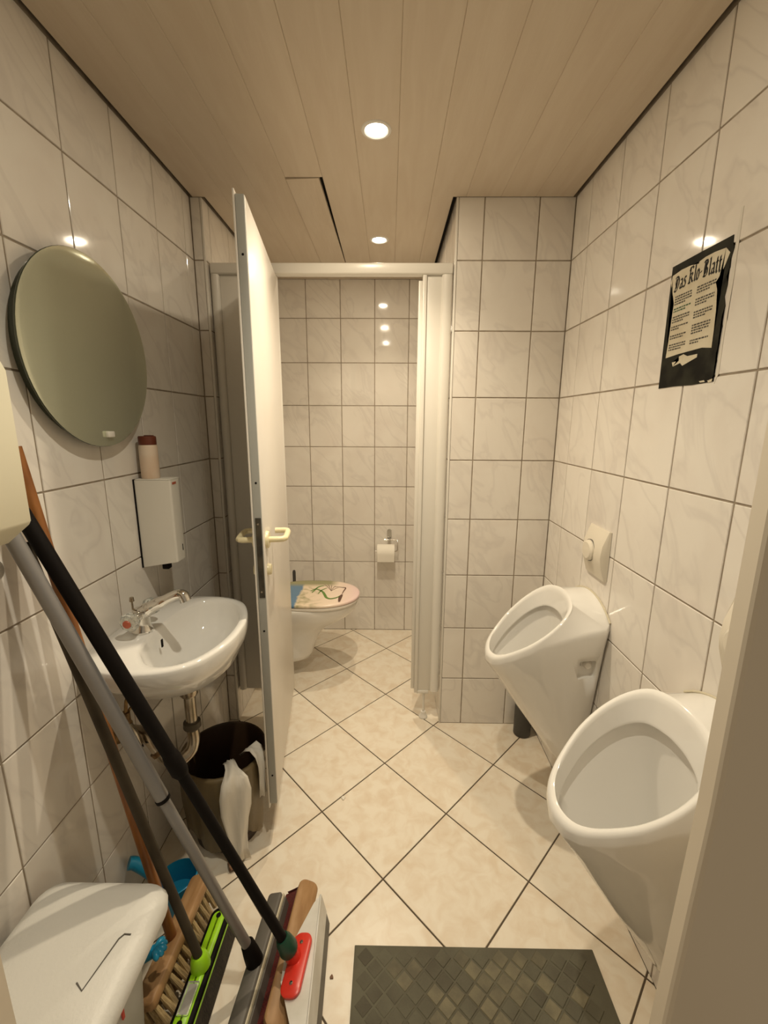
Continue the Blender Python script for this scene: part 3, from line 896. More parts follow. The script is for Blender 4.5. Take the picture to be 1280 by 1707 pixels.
    # fixing recess on each flank: real pocket
    for sgn in (-1,):
        bm = bmesh.new()
        a_box(bm, 0.588, 0.646, yc+sgn*0.20 if sgn < 0 else yc+0.112, yc-0.108 if sgn < 0 else yc+0.20, 0.592, 0.656, 0.012, 4)
        cut = finish(bm, 'cutter', 'porcelain', None, True, 40)
        md = body.modifiers.new('cut', 'BOOLEAN'); md.operation = 'DIFFERENCE'; md.object = cut; md.solver = 'EXACT'
        bpy.context.view_layer.update()
        dg = bpy.context.evaluated_depsgraph_get()
        me = bpy.data.meshes.new_from_object(body.evaluated_get(dg))
        body.modifiers.clear()
        old = body.data
        body.data = me
        bpy.data.meshes.remove(old)
        bpy.data.objects.remove(cut, do_unlink=True)
    part(body, u)
    part(tube('fixing_bolt', 'white_pvc', [(0.622, yc-0.1075, 0.634), (0.622, yc-0.122, 0.634), (0.622, yc-0.126, 0.634)], [0.012, 0.012, 0.009], n=16), u)
    part(box('fixing_tab', 'white_pvc', 0.606, 0.640, yc-0.1125, yc-0.1078, 0.624, 0.642, 0.002), u)
    part(lathe('drain_grate', 'dull_chrome', [(0.0, 0.3115), (0.010, 0.311), (0.012, 0.309)], center=(0.597, yc, 0), n=20), u)
    # sealing bead along the wall
    pts = [v + Vector((-0.002, 0, 0)) for v in Dv if v.x > XR-0.003]
    pts.sort(key=lambda v: math.atan2(v.y-yc, 0.5))
    part(tube('sealant_bead', 'cream_rubber', [v*1.0 for v in pts], 0.0028, n=8), u)
    return u
urinal(1.336, 'white ceramic urinal farther from the entrance, beside the tiled pier')
urinal(0.732, 'white ceramic urinal nearest the entrance, partly hidden by the door frame')

# flush plates
def flush(yc, z0, z1, label):
    p = empty('flush_plate', (XR, yc, (z0+z1)/2))
    tag(p, label, 'flush button', 'flush plates above the urinals')
    bm = bmesh.new()
    prf = [(0.0, z0), (0.008, z0), (0.026, z0+0.05), (0.030, z0+0.075), (0.026, z0+0.11), (0.006, z1), (0.0, z1)]
    rings = []
    for y, s in ((yc-0.066, 0.35), (yc-0.060, 0.85), (yc-0.048, 1.0), (yc+0.048, 1.0), (yc+0.060, 0.85), (yc+0.066, 0.35)):
        rings.append([Vector((XR-0.0005-x*s, y, z)) for x, z in prf])
    a_loft(bm, rings)
    part(finish(bm, 'plate', 'plate', None, True, 40), p)
    zc = z0+0.082
    part(lathe('push_button', 'plate', [(0.0, -0.040), (0.026, -0.039), (0.0325, -0.034), (0.0335, -0.026), (0.0335, -0.020)], center=(XR, yc+0.008, zc), axis='x', n=32), p)
    part(lathe('button_gap', 'rubber_grey', [(0.0336, -0.0275), (0.0352, -0.0285), (0.0352, -0.018)], center=(XR, yc+0.008, zc), axis='x', n=32), p)
flush(1.318, 0.893, 1.050, 'cream flush plate with round push button above the farther urinal')
flush(0.715, 0.893, 1.050, 'cream flush plate above the urinal nearest the entrance')

# ------------------------------------------------------------ dark container in the corner
ca = empty('dark_canister', (0.607, 1.697, 0))
tag(ca, 'dark grey cylindrical canister on the floor behind the farther urinal', 'canister')
lathe('body', 'can_dark', [(0.0, 0.0), (0.034, 0.0), (0.037, 0.004), (0.037, 0.20), (0.035, 0.204), (0.0, 0.204)], n=28, parent=ca)
lathe('collar', 'can_dark', [(0.0375, 0.175), (0.0395, 0.178), (0.0395, 0.198), (0.0375, 0.2025)], n=28, parent=ca)

# ------------------------------------------------------------ poster on the right wall
ps = empty('poster', (XR, 1.118, 1.453))
tag(ps, 'black poster with a torn printed sheet headed in blackletter type', 'poster')
def pf(u, v, t):
    return (XR-t, 1.118-u, 1.453+v)
board = [(0.002, 0.004), (0.002, 0.088), (-0.002, 0.174), (-0.004, 0.282), (0.087, 0.282), (0.18, 0.281), (0.181, 0.268), (0.186, 0.257), (0.181, 0.235), (0.183, 0.222), (0.178, 0.208), (0.183, 0.19), (0.18, 0.169), (0.186, 0.15), (0.182, 0.131), (0.187, 0.112), (0.183, 0.095), (0.186, 0.08), (0.182, 0.061), (0.187, 0.045), (0.183, 0.036), (0.186, 0.022), (0.182, 0.013), (0.186, 0.005), (0.12, 0.003), (0.06, 0.005)]
part(prism('backing_sheet', 'poster_black', board, pf, 0.0, 0.0016), ps)
page = [(0.016, 0.074), (0.018, 0.108), (0.019, 0.157), (0.02, 0.196), (0.009, 0.223), (-0.002, 0.247), (0.002, 0.261), (0.033, 0.265), (0.065, 0.264), (0.089, 0.259), (0.091, 0.263), (0.109, 0.266), (0.136, 0.266), (0.166, 0.263), (0.179, 0.25), (0.169, 0.228), (0.159, 0.213), (0.151, 0.204), (0.158, 0.188), (0.164, 0.146), (0.166, 0.109), (0.167, 0.074), (0.138, 0.079), (0.099, 0.078), (0.06, 0.077)]
pg = part(prism('printed_sheet', 'poster_page', page, pf, 0.0018, 0.0024), ps)
part(prism('torn_scrap', 'poster_page', [(0.042, 0.061), (0.067, 0.062), (0.065, 0.071), (0.08, 0.074), (0.094, 0.068), (0.126, 0.068), (0.126, 0.061), (0.081, 0.049), (0.072, 0.056), (0.047, 0.051)], pf, 0.0016, 0.0021), ps)
part(prism('torn_scrap', 'poster_page', [(0.144, 0.009), (0.159, 0.010), (0.162, 0.006), (0.148, 0.006)], pf, 0.0016, 0.0021), ps)
part(prism('torn_scrap', 'poster_page', [(0.169, 0.008), (0.183, 0.011), (0.182, 0.005), (0.173, 0.004)], pf, 0.0016, 0.0021), ps)
# blackletter title: broad-nib strokes; each glyph in a 1-high box
def nib_mesh(bm, strokes, fn, nib, t):
    for st in strokes:
        for a, b in zip(st, st[1:]):
            q = [(a[0]-nib[0], a[1]-nib[1]), (b[0]-nib[0], b[1]-nib[1]), (b[0]+nib[0], b[1]+nib[1]), (a[0]+nib[0], a[1]+nib[1])]
            area = sum(q[i][0]*q[(i+1) % 4][1]-q[(i+1) % 4][0]*q[i][1] for i in range(4))
            if abs(area) < 1e-9: continue
            if area < 0: q = q[::-1]
            bm.faces.new([bm.verts.new(fn(u, v, t)) for u, v in q])
G = {
 'D': (0.80, [[(0.10, 0.86), (0.28, 0.96), (0.52, 0.88), (0.68, 0.66), (0.68, 0.34), (0.52, 0.10), (0.28, 0.0), (0.08, 0.12)], [(0.30, 0.84), (0.22, 0.60), (0.30, 0.42), (0.24, 0.14)], [(0.42, 0.78), (0.42, 0.20)]]),
 'a': (0.52, [[(0.10, 0.56), (0.26, 0.64), (0.38, 0.54), (0.38, 0.10), (0.48, 0.02)], [(0.38, 0.36), (0.16, 0.30), (0.10, 0.12), (0.22, 0.02), (0.38, 0.14)]]),
 's': (0.46, [[(0.38, 0.56), (0.24, 0.64), (0.10, 0.50), (0.32, 0.28), (0.34, 0.10), (0.20, 0.0), (0.06, 0.10)]]),
 ' ': (0.24, []),
 'K': (0.74, [[(0.16, 1.0), (0.22, 0.86), (0.18, 0.10), (0.30, 0.0)], [(0.06, 0.80), (0.20, 0.94), (0.44, 1.0), (0.58, 0.86)], [(0.24, 0.52), (0.44, 0.62), (0.56, 0.48), (0.34, 0.40), (0.54, 0.10), (0.68, 0.02)], [(0.06, 0.10), (0.18, 0.02)]]),
 'l': (0.28, [[(0.10, 1.0), (0.14, 0.92), (0.14, 0.10), (0.24, 0.0)]]),
 'o': (0.48, [[(0.24, 0.64), (0.10, 0.50), (0.10, 0.14), (0.24, 0.0), (0.38, 0.14), (0.38, 0.50), (0.24, 0.64)]]),
 '-': (0.34, [[(0.06, 0.34), (0.28, 0.42)]]),
 'B': (0.78, [[(0.10, 0.84), (0.28, 0.96), (0.52, 0.92), (0.60, 0.74), (0.40, 0.54), (0.62, 0.40), (0.62, 0.14), (0.44, 0.0), (0.16, 0.06)], [(0.30, 0.90), (0.24, 0.50), (0.30, 0.06)], [(0.42, 0.82), (0.42, 0.16)]]),
 't': (0.36, [[(0.16, 0.90), (0.16, 0.12), (0.28, 0.0)], [(0.04, 0.62), (0.32, 0.66)]]),
}
bm = bmesh.new()
word = 'Das Klo-Blatt'
tot = sum(G[ch][0] for ch in word)
u0, u1 = 0.013, 0.160
sc = (u1-u0)/tot
x = 0.0
for ch in word:
    w_, st = G[ch]
    us = []
    for s_ in st:
        us.append([(u0+(x+p[0])*sc, 0.2205+0.006*math.sin((x+p[0])/tot*3.0)+p[1]*0.034) for p in s_])
    nib_mesh(bm, us, pf, (0.0019, 0.0016), 0.0026)
    nib_mesh(bm, us, pf, (0.0008, -0.0010), 0.0026)
    x += w_
part(finish(bm, 'blackletter_title', 'ink', None), pg)
def text_block(u, v, w, n, mk, parent, name='text_lines'):
    bm = bmesh.new()
    for i in range(n):
        x_ = u
        end = u + w*(1.0 if i < n-1 else rnd.uniform(0.45, 0.8))
        while x_ < end-0.002:
            l = min(rnd.uniform(0.0035, 0.009), end-x_)
            zz = v-i*0.0055
            q = [(x_, zz), (x_+l, zz), (x_+l, zz+0.0033), (x_, zz+0.0033)]
            bm.faces.new([bm.verts.new(pf(a, b, 0.0026)) for a, b in q])
            x_ += l+0.0016
    part(finish(bm, name, mk, None), parent)
for k, (v, n_) in enumerate(((0.207, 4), (0.180, 2), (0.162, 3), (0.140, 2), (0.120, 2), (0.100, 3))):
    text_block(0.023, v, 0.058, n_, 'ink_green' if k == 1 else 'ink_grey', pg)
for v, n_ in ((0.208, 3), (0.183, 3), (0.157, 3), (0.130, 4), (0.098, 2)):
    text_block(0.096, v, 0.056, n_, 'ink_grey', pg)
part(prism('paint_smear', 'tape_haze', [(0.1885, 0.0), (0.190, 0.1), (0.1885, 0.2), (0.1875, 0.284), (0.189, 0.325), (0.194, 0.325), (0.195, 0.285), (0.197, 0.20), (0.195, 0.10), (0.197, 0.02)], pf, 0.0, 0.0008), ps)

# ------------------------------------------------------------ toilet
to = empty('toilet', (PL, 2.19, 0.08))
tag(to, 'white wall-hung toilet with printed lid inside the cubicle', 'toilet')
yc = 2.190
def to_ring(xf, hw, z, n=56, back=PL+0.0008, sq=2.3, yb=None):
    """D outline from the wall forward"""
    out = []
    L_ = xf-back
    for k in range(n):
        t = -math.pi/2 + math.pi*k/(n-1)
        cx_ = math.copysign(abs(math.cos(t))**(2/sq), math.cos(t)); sy = math.copysign(abs(math.sin(t))**(2/sq), math.sin(t))
        out.append(Vector((back+L_*0.42+L_*0.58*cx_ if True else 0, yc+hw*sy, z)))
    out[0].y = yc-hw; out[-1].y = yc+hw
    out.append(Vector((back, yc+hw*0.92, z))); out.append(Vector((back, yc-hw*0.92, z)))
    return out
bm = bmesh.new()
a_loft(bm, [to_ring(*q) for q in ((-0.50, 0.055, 0.083), (-0.46, 0.082, 0.085), (-0.428, 0.096, 0.098), (-0.415, 0.103, 0.125), (-0.395, 0.107, 0.19), (-0.368, 0.112, 0.245), (-0.325, 0.122, 0.285), (-0.262, 0.142, 0.32), (-0.205, 0.162, 0.355), (-0.178, 0.173, 0.385), (-0.168, 0.178, 0.41), (-0.166, 0.179, 0.425), (-0.172, 0.176, 0.430))])
part(finish(bm, 'bowl', 'porcelain', None, True, 60), to)
def seat_ring(s, z, x0=-0.625, n=72):
    out = []
    cx, a, b = -0.39, 0.233, 0.181
    for k in range(n):
        t = 2*math.pi*k/n
        ct, st_ = math.cos(t), math.sin(t)
        e = 2.15 if ct > 0 else 3.2
        xx = math.copysign(abs(ct)**(2/e), ct); yy = math.copysign(abs(st_)**(2/e), st_)
        out.append(Vector((cx+a*xx*s, yc+b*yy*s, z)))
    return out
bm = bmesh.new()
a_loft(bm, [seat_ring(s, z) for s, z in ((0.96, 0.4305), (0.985, 0.431), (0.995, 0.436), (0.995, 0.443), (0.98, 0.4465))])
part(finish(bm, 'seat', 'lid_rim', None, True, 50), to)
bm = bmesh.new()
a_loft(bm, [seat_ring(s, z) for s, z in ((0.975, 0.448), (1.0, 0.4495), (1.008, 0.454), (1.002, 0.460), (0.98, 0.4632), (0.90, 0.4646), (0.6, 0.4655), (0.3, 0.4658), (0.05, 0.466))])
lid = part(finish(bm, 'lid', 'lid_print', None, True, 50), to)
for yy in (-0.07, 0.07):
    part(tube('lid_hinge', 'chrome', [(-0.636, yc+yy-0.02, 0.448), (-0.636, yc+yy+0.02, 0.448)], 0.009, n=14), to)
def lidp(px, py):
    # picture position -> lid plane
    d = r2*((px-640)/713.7) - u2*((py-853.5)/713.7) + f_
    t = (0.4665-H)/d.z
    return Vector((d.x*t, d.y*t))
def ribbon(bm, pts, w, z=0.4668):
    pts = [Vector(p) for p in pts]
    L_, R_ = [], []
    for i, p in enumerate(pts):
        d = (pts[min(i+1, len(pts)-1)]-pts[max(i-1, 0)]).normalized()
        nrm = Vector((-d.y, d.x))
        ww = w*(0.4+0.6*math.sin(math.pi*(i+0.5)/len(pts)))
        L_.append(bm.verts.new((*(p+nrm*ww), z))); R_.append(bm.verts.new((*(p-nrm*ww), z)))
    for i in range(len(pts)-1):
        bm.faces.new((L_[i], R_[i], R_[i+1], L_[i+1]))
def curve2(pp):
    return [Vector((v.x, v.y)) for v in bez([Vector((*lidp(*p), 0)) for p in pp], 6)]
bm = bmesh.new()
ribbon(bm, curve2([(518, 985), (527, 982), (537, 986), (541, 991), (544, 996), (551, 998), (561, 996), (567, 993)]), 0.007)
ribbon(bm, curve2([(520, 988), (530, 979), (540, 976)]), 0.005)
ribbon(bm, curve2([(530, 990), (536, 984), (545, 980)]), 0.004)
part(finish(bm, 'vine_print', 'vine', None), lid)
bm = bmesh.new()
ribbon(bm, curve2([(558, 978), (570, 979), (576, 980), (573, 985), (570, 990)]), 0.0035)
ribbon(bm, curve2([(570, 991), (567, 996), (565, 1003)]), 0.009)
for a in range(5):
    ribbon(bm, curve2([(552, 985), (552+9*math.cos(0.6+a*0.45), 982-5*math.sin(0.2+a*0.45)), (552+15*math.cos(0.6+a*0.45), 981-7*math.sin(0.2+a*0.45))]), 0.0014)
part(finish(bm, 'twig_print', 'twig', None), lid)

# toilet brush behind the toilet
tb = empty('toilet_brush', (-0.588, 2.53, 0))
tag(tb, 'dark toilet brush standing in its holder behind the toilet', 'toilet brush')
lathe('holder', 'can_dark', [(0.0, 0.0), (0.05, 0.0), (0.052, 0.004), (0.045, 0.12), (0.043, 0.12), (0.03, 0.115)], n=28, parent=tb)
lathe('handle', 'can_dark', [(0.006, 0.05), (0.006, 0.34), (0.010, 0.36), (0.010, 0.455), (0.007, 0.466), (0.0, 0.468)], n=16, parent=tb)
# cistern flush panel on the cubicle wall is hidden behind the door; toilet paper holder on the back wall
th_ = empty('toilet_paper_holder', (0.004, YB, 0.66))
tag(th_, 'chrome toilet paper holder on the cubicle back wall', 'paper holder')
bm = bmesh.new()
a_loft(bm, [[Vector((0.004+0.0145*math.cos(a), YB-y, 0.672+0.0145*math.sin(a)+(0.016 if math.sin(a) > 0 else -0.016))) for a in np.linspace(0, 2*math.pi, 20, endpoint=False)] for y in (0.0, 0.007, 0.010)])
part(finish(bm, 'wall_plate', 'chrome', None, True, 40), th_)
part(tube('upper_bar', 'chrome', [(-0.028, YB-0.042, 0.640), (0.045, YB-0.042, 0.640), (0.054, YB-0.046, 0.638), (0.057, YB-0.055, 0.630), (0.057, YB-0.058, 0.590), (0.056, YB-0.058, 0.577), (0.048, YB-0.058, 0.569), (-0.085, YB-0.058, 0.569)], 0.0035, n=12), th_)
part(box('neck', 'chrome', -0.006, 0.014, YB-0.046, YB-0.004, 0.6375, 0.6425, 0.001), th_)
tp = empty('toilet_roll', (-0.017, YB-0.058, 0.560))
tag(tp, 'white toilet paper roll hanging on the chrome holder', 'toilet paper')
rp = [(0.011, -0.055), (0.052, -0.055), (0.0535, -0.053), (0.0535, 0.053), (0.052, 0.055), (0.011, 0.055)]
lathe('roll', 'paper', rp, axis='x', n=40, parent=tp)
bm = bmesh.new()
a_loft(bm, [[Vector((x, y, z)) for y, z in ((-0.0542, -0.002), (-0.0550, -0.002), (-0.0545, -0.045), (-0.0535, -0.045))] for x in (-0.053, 0.053)])
finish(bm, 'loose_sheet', 'paper', tp)

# ------------------------------------------------------------ waste bin under the basin
wbx, wby = -0.545, 1.232
wn = empty('waste_bin', (wbx, wby, 0))
tag(wn, 'dark brown round waste bin under the washbasin', 'waste bin')
lathe('bucket', 'bin_brown', [(0.0, 0.004), (0.098, 0.004), (0.098, 0.0), (0.103, 0.0), (0.131, 0.292), (0.135, 0.293), (0.135, 0.301), (0.129, 0.302), (0.126, 0.296), (0.099, 0.012), (0.0, 0.012)], n=48, parent=wn)
lathe('base_rim', 'bin_brown', [(0.1035, 0.0005), (0.106, 0.001), (0.1075, 0.03), (0.1065, 0.032)], n=48, parent=wn)
# liner folded over the front rim
bm = bmesh.new()
rings = []
a0, a1, na = math.radians(165), math.radians(345), 44
for r, z, wv in ((0.117, 0.18, 0.004), (0.122, 0.25, 0.003), (0.125, 0.302, 0.001), (0.130, 0.3055, 0.001), (0.138, 0.3045, 0.001), (0.1405, 0.296, 0.002), (0.139, 0.24, 0.003), (0.135, 0.18, 0.004), (0.130, 0.11, 0.004), (0.127, 0.055, 0.004)):
    rw = []
    for k in range(na):
        a = a0+(a1-a0)*k/(na-1)
        rr = r+wv*(math.sin(a*17)*0.5+math.sin(a*31+z*30)*0.5) + (0.002 if z < 0.2 and r > 0.12 else 0)
        zz = z if z > 0.2 or r < 0.12 else z+0.03*math.sin(a*5)
        rw.append(Vector((wbx+rr*math.cos(a), wby+rr*math.sin(a), zz)))
    rings.append(rw)
a_loft(bm, rings, False, False, closed=False)
ln = finish(bm, 'bin_liner', 'bag', None, True, 180)
tag(ln, 'thin translucent liner folded over the rim of the brown waste bin', 'bin bag')
# paper towel draped over the rim
def drape(name, ang, width, prof, seed, label):
    rr_ = random.Random(seed)
    bm = bmesh.new()
    rings = []
    nu = 12
    ph = rr_.random()*6
    for i, (r, z) in enumerate(prof):
        rw = []
        for k in range(nu):
            s = (k/(nu-1)-0.5)
            a = ang+s*width/0.14*(0.75+0.25*math.cos(i*0.9+ph))
            r_w = r+0.006*math.sin(s*9+ph+i*0.7)+0.003*rr_.uniform(-1, 1)
            rw.append(Vector((wbx+r_w*math.cos(a), wby+r_w*math.sin(a), max(0.002, z+0.006*math.sin(s*7+ph)+0.003*rr_.uniform(-1, 1)))))
        rings.append(rw)
    a_loft(bm, rings, False, False, closed=False)
    o = finish(bm, name, 'paper', None, True, 180)
    md = o.modifiers.new('thick', 'SOLIDIFY'); md.thickness = 0.0012
    tag(o, label, 'paper towel')
    return o
drape('paper_towel', math.radians(-58), 0.085, [(0.080, 0.315), (0.100, 0.322), (0.125, 0.326), (0.146, 0.322), (0.158, 0.305), (0.161, 0.26), (0.160, 0.20), (0.159, 0.15), (0.161, 0.10), (0.163, 0.05), (0.166, 0.012)], 3, 'long crumpled white paper towel hanging over the bin rim to the floor')
drape('paper_towel', math.radians(-20), 0.05, [(0.070, 0.300), (0.095, 0.330), (0.120, 0.345), (0.143, 0.332), (0.151, 0.300), (0.150, 0.26), (0.148, 0.22), (0.150, 0.17)], 5, 'crumpled paper towel at the right edge of the brown bin beside the door')
cr = bmesh.new()
bmesh.ops.create_icosphere(cr, subdivisions=2, radius=0.020)
for v in cr.verts:
    v.co *= 1+0.25*math.sin(v.co.x*300+v.co.y*210)+0.1*rnd.uniform(-1, 1)
    v.co.z *= 0.7
o = finish(cr, 'crumpled_scrap', 'wood_dark', None, False)
o.location = (-0.478, 1.085, 0.0125)
tag(o, 'small crumpled brown scrap on the floor at the foot of the paper towel', 'litter')

for nm, px, py, rr, mk, lb in (('paper_chip', 572, 1331, 0.0075, 'paper', 'small pale paper chip on a floor joint in front of the cubicle door'), ('floor_crumb', 553, 1629, 0.0045, 'wood_dark', 'tiny dark crumb on the floor between the squeegee and the mat')):
    d = r2*((px-640)/713.7) - u2*((py-853.5)/713.7) + f_
    t = -H/d.z
    cb = bmesh.new()
    bmesh.ops.create_icosphere(cb, subdivisions=2, radius=rr)
    for v in cb.verts:
        v.co *= 1+0.22*math.sin(v.co.x*900+v.co.y*500)
        v.co.z *= 0.4
    o = finish(cb, nm, mk, None, False)
    o.location = (d.x*t, d.y*t, rr*0.36)
    tag(o, lb, 'litter')

# ------------------------------------------------------------ white lidded bin at the lower left
pb = empty('lidded_bin', (-0.583, 0.575, 0))
ZL = 0.032
tag(pb, 'white plastic bin with a hinged lid standing in front of the brooms', 'bin')
def rrect(x0, x1, y0, y1, r, z, n=6, zf=None):
    out = []
    for cx, cy, a0 in ((x1-r, y1-r, 0), (x0+r, y1-r, 90), (x0+r, y0+r, 180), (x1-r, y0+r, 270)):
        for k in range(n):
            a = math.radians(a0+90*k/(n-1))
            x, y = cx+r*math.cos(a), cy+r*math.sin(a)
            out.append(Vector((x, y, z if zf is None else zf(x, y))))
    return out
bm = bmesh.new()
a_loft(bm, [rrect(-0.700+d, -0.490-d, 0.455+d, 0.685-d, 0.035, z) for d, z in ((0.022, 0.0), (0.018, 0.004), (0.006, 0.25), (0.0, 0.387))])
part(finish(bm, 'container', 'bin_side', None, True, 50), pb)
bm = bmesh.new()
lz = lambda d: (lambda x, y: 0.398+ZL+d-0.9*((x+0.58)**2)*0.25)
X0, X1, Yn, Yf_ = -0.718, -0.446, 0.440, 0.722
a_loft(bm, [rrect(X0+0.008, X1-0.008, Yn+0.008, Yf_-0.008, 0.040, 0.352+ZL), rrect(X0+0.002, X1-0.002, Yn+0.002, Yf_-0.002, 0.042, 0.354+ZL), rrect(X0, X1, Yn, Yf_, 0.043, 0.372+ZL), rrect(X0+0.006, X1-0.006, Yn+0.006, Yf_-0.006, 0.042, 0.386+ZL), rrect(X0+0.018, X1-0.018, Yn+0.018, Yf_-0.018, 0.038, 0, zf=lz(-0.004)), rrect(X0+0.03, X1-0.03, Yn+0.03, Yf_-0.03, 0.03, 0, zf=lz(0.0)), rrect(X0+0.09, X1-0.09, Yn+0.09, Yf_-0.09, 0.02, 0, zf=lz(0.001))])
lidb = part(finish(bm, 'lid', 'bin_white', None, True, 60), pb)
bm = bmesh.new()   # raised flap at the front edge of the lid
zz = lambda x, y: 0.3975+ZL-0.9*((x+0.58)**2)*0.25
pl_ = [(-0.478, 0.618), (-0.490, 0.618), (-0.496, 0.610), (-0.512, 0.535), (-0.528, 0.545)]
a_tube(bm, [Vector((x, y, zz(x, y)+0.0012)) for x, y in pl_], 0.0015, 6)
part(finish(bm, 'flap_groove', 'rubber_grey', None), lidb)
bm = bmesh.new()
a_box(bm, -0.4935, -0.4905, 0.585, 0.590, 0.27, 0.36, 0)
part(finish(bm, 'red_stripe', 'red', None), pb)

# ------------------------------------------------------------ brooms and squeegees leaning on the left wall
def at(px, py, z=None, x=None):
    d = r2*((px-640)/713.7) - u2*((py-853.5)/713.7) + f_
    t = (z-H)/d.z if z is not None else x/d.x
    return Vector((d.x*t, d.y*t, H+d.z*t))
def head_frame(center, yaw, tilt):
    return Matrix.Translation(center) @ Matrix.Rotation(yaw, 4, 'Z') @ Matrix.Rotation(tilt, 4, 'Y')
def stick(name, m, B, T, r, parent, n=14, ext=0.0):
    d = (T-B).normalized()
    return part(tube(name, m, [B, T+d*ext], r, n=n), parent)
def tuft_mesh(l, r, flare=1.25):
    bm = bmesh.new()
    a_loft(bm, [[Vector((rr*math.cos(a), rr*math.sin(a), z)) for a in np.linspace(0, 2*math.pi, 7, endpoint=False)] for rr, z in ((r*0.75, 0.0), (r, -l*0.5), (r*flare, -l))])
    bmesh.ops.recalc_face_normals(bm, faces=bm.faces[:])
    me = bpy.data.meshes.new('bristle_tuft'); bm.to_mesh(me); bm.free()
    return me
def head_block(bm, hw, hl, z0, z1, r, mx, taper=0.0):
    rings = []
    for z, d in ((z0, 0.002), (z0+0.003, 0), (z1-0.004, 0), (z1, 0.004)):
        rings.append([mx @ Vector((p.x, p.y, z)) for p in rrect(-hw+d, hw-d, -hl+d, hl-d, r, 0)])
    a_loft(bm, rings)

# 1 wooden broom with natural bristles
T1 = at(24, 745, x=XL+0.016); B1 = at(288, 1572, z=0.118)
br = empty('wooden_broom', (B1.x, B1.y, 0))
tag(br, 'old wooden broom with orange-brown stick and coarse natural bristles', 'broom', 'cleaning tools leaning on the left wall')
mx1 = head_frame((-0.524, 0.830, 0.096), math.radians(-2), math.radians(-18))
bm = bmesh.new(); head_block(bm, 0.027, 0.142, 0.0, 0.024, 0.012, mx1)
part(finish(bm, 'broom_block', 'wood_block', None, True, 50), br)
stick('broomstick', 'wood_stick', mx1 @ Vector((0, -0.012, 0.02)), T1, 0.0118, br)
me = tuft_mesh(0.068, 0.0062); me.materials.append(M['tuft'])
for ix in range(3):
    for iy in range(15):
        o = bpy.data.objects.new('bristle_tuft', me); C.objects.link(o)
        o.matrix_world = mx1 @ Matrix.Translation((-0.018+ix*0.018, -0.130+iy*0.0186, 0.002)) @ Matrix.Rotation((1-ix)*0.12+rnd.uniform(-.1, .1), 4, 'Y') @ Matrix.Rotation(rnd.uniform(-.14, .14), 4, 'X')
        mw = o.matrix_world.copy(); o.parent = br; o.matrix_parent_inverse = br.matrix_basis.inverted(); o.matrix_basis = mw

# 2 lime-topped broom
T2 = at(40, 905, x=XL+0.040); 
br = empty('lime_broom', (-0.43, 0.82, 0))
tag(br, 'black broom with lime green top plate and thin olive grey stick', 'broom', 'cleaning tools leaning on the left wall')
mx2 = head_frame((-0.442, 0.778, 0.070), math.radians(-1), math.radians(-4))
bm = bmesh.new(); head_block(bm, 0.0255, 0.132, 0.0, 0.018, 0.022, mx2)
part(finish(bm, 'broom_block', 'black', None, True, 50), br)
bm = bmesh.new(); head_block(bm, 0.016, 0.118, 0.018, 0.024, 0.014, mx2)
part(finish(bm, 'top_plate', 'lime', None, True, 50), br)
bm = bmesh.new(); a_lathe(bm, [(0.023, 0.023), (0.022, 0.034), (0.018, 0.052), (0.014, 0.056)], n=20, cap1=True); bmesh.ops.transform(bm, matrix=mx2, verts=bm.verts)
part(finish(bm, 'socket', 'lime', None, True, 40), br)
bm = bmesh.new()
head_block(bm, 0.0135, 0.030, 0.0238, 0.0252, 0.003, mx2 @ Matrix.Translation((0, -0.062, 0)))
part(finish(bm, 'label_sticker', 'silver_label', None), br)
for yy in (-0.104, 0.106):
    bm = bmesh.new(); a_lathe(bm, [(0.0062, 0.0238), (0.0062, 0.0248), (0.0, 0.0249)], center=(0, yy, 0), n=14); bmesh.ops.transform(bm, matrix=mx2, verts=bm.verts)
    part(finish(bm, 'hanging_hole', 'black', None), br)
bm = bmesh.new()
rings = []
for z, hw_, hl_ in ((0.001, 0.023, 0.128), (-0.03, 0.025, 0.131), (-0.066, 0.028, 0.135)):
    rings.append([mx2 @ Vector((p.x+0.002*math.sin(i*2.3), p.y, z)) for i, p in enumerate(rrect(-hw_, hw_, -hl_, hl_, 0.022, 0, n=10))])
a_loft(bm, rings)
part(finish(bm, 'bristles', 'dark_bristle', None, True, 60), br)['kind'] = 'stuff'
bm = bmesh.new()
a_box(bm, 0.0257, 0.0268, -0.10, 0.10, 0.004, 0.010, mx=mx2)
part(finish(bm, 'edge_stripe', 'lime', None), br)
stick('broomstick', 'stick_dark', mx2 @ Vector((0, 0, 0.045)), T2, 0.0105, br)

# 3 grey telescopic stick with a rubber squeegee mop
T3 = at(19, 893, x=XL+0.055)
br = empty('floor_squeegee', (-0.32, 0.81, 0))
tag(br, 'dark floor squeegee with cream rubber lip and grey telescopic handle', 'squeegee', 'cleaning tools leaning on the left wall')
mx3 = head_frame((-0.316, 0.800, 0.054), math.radians(-4), math.radians(-16))
bm = bmesh.new(); head_block(bm, 0.020, 0.158, 0.0, 0.022, 0.008, mx3)
part(finish(bm, 'squeegee_bar', 'rubber_grey', None, True, 50), br)
bm = bmesh.new(); a_box(bm, 0.0205, 0.0245, -0.156, 0.156, -0.050, 0.016, 0.001, mx=mx3)
part(finish(bm, 'rubber_lip', 'cream_rubber', None), br)
bm = bmesh.new(); a_box(bm, 0.0255, 0.0305, -0.150, 0.150, -0.046, 0.010, 0.001, mx=mx3)
part(finish(bm, 'rubber_lip', 'rubber_grey', None), br)
bm = bmesh.new(); a_lathe(bm, [(0.021, 0.020), (0.019, 0.045), (0.0155, 0.075), (0.0125, 0.078)], n=20, cap1=True); bmesh.ops.transform(bm, matrix=mx3, verts=bm.verts)
part(finish(bm, 'socket', 'black', None, True, 40), br)
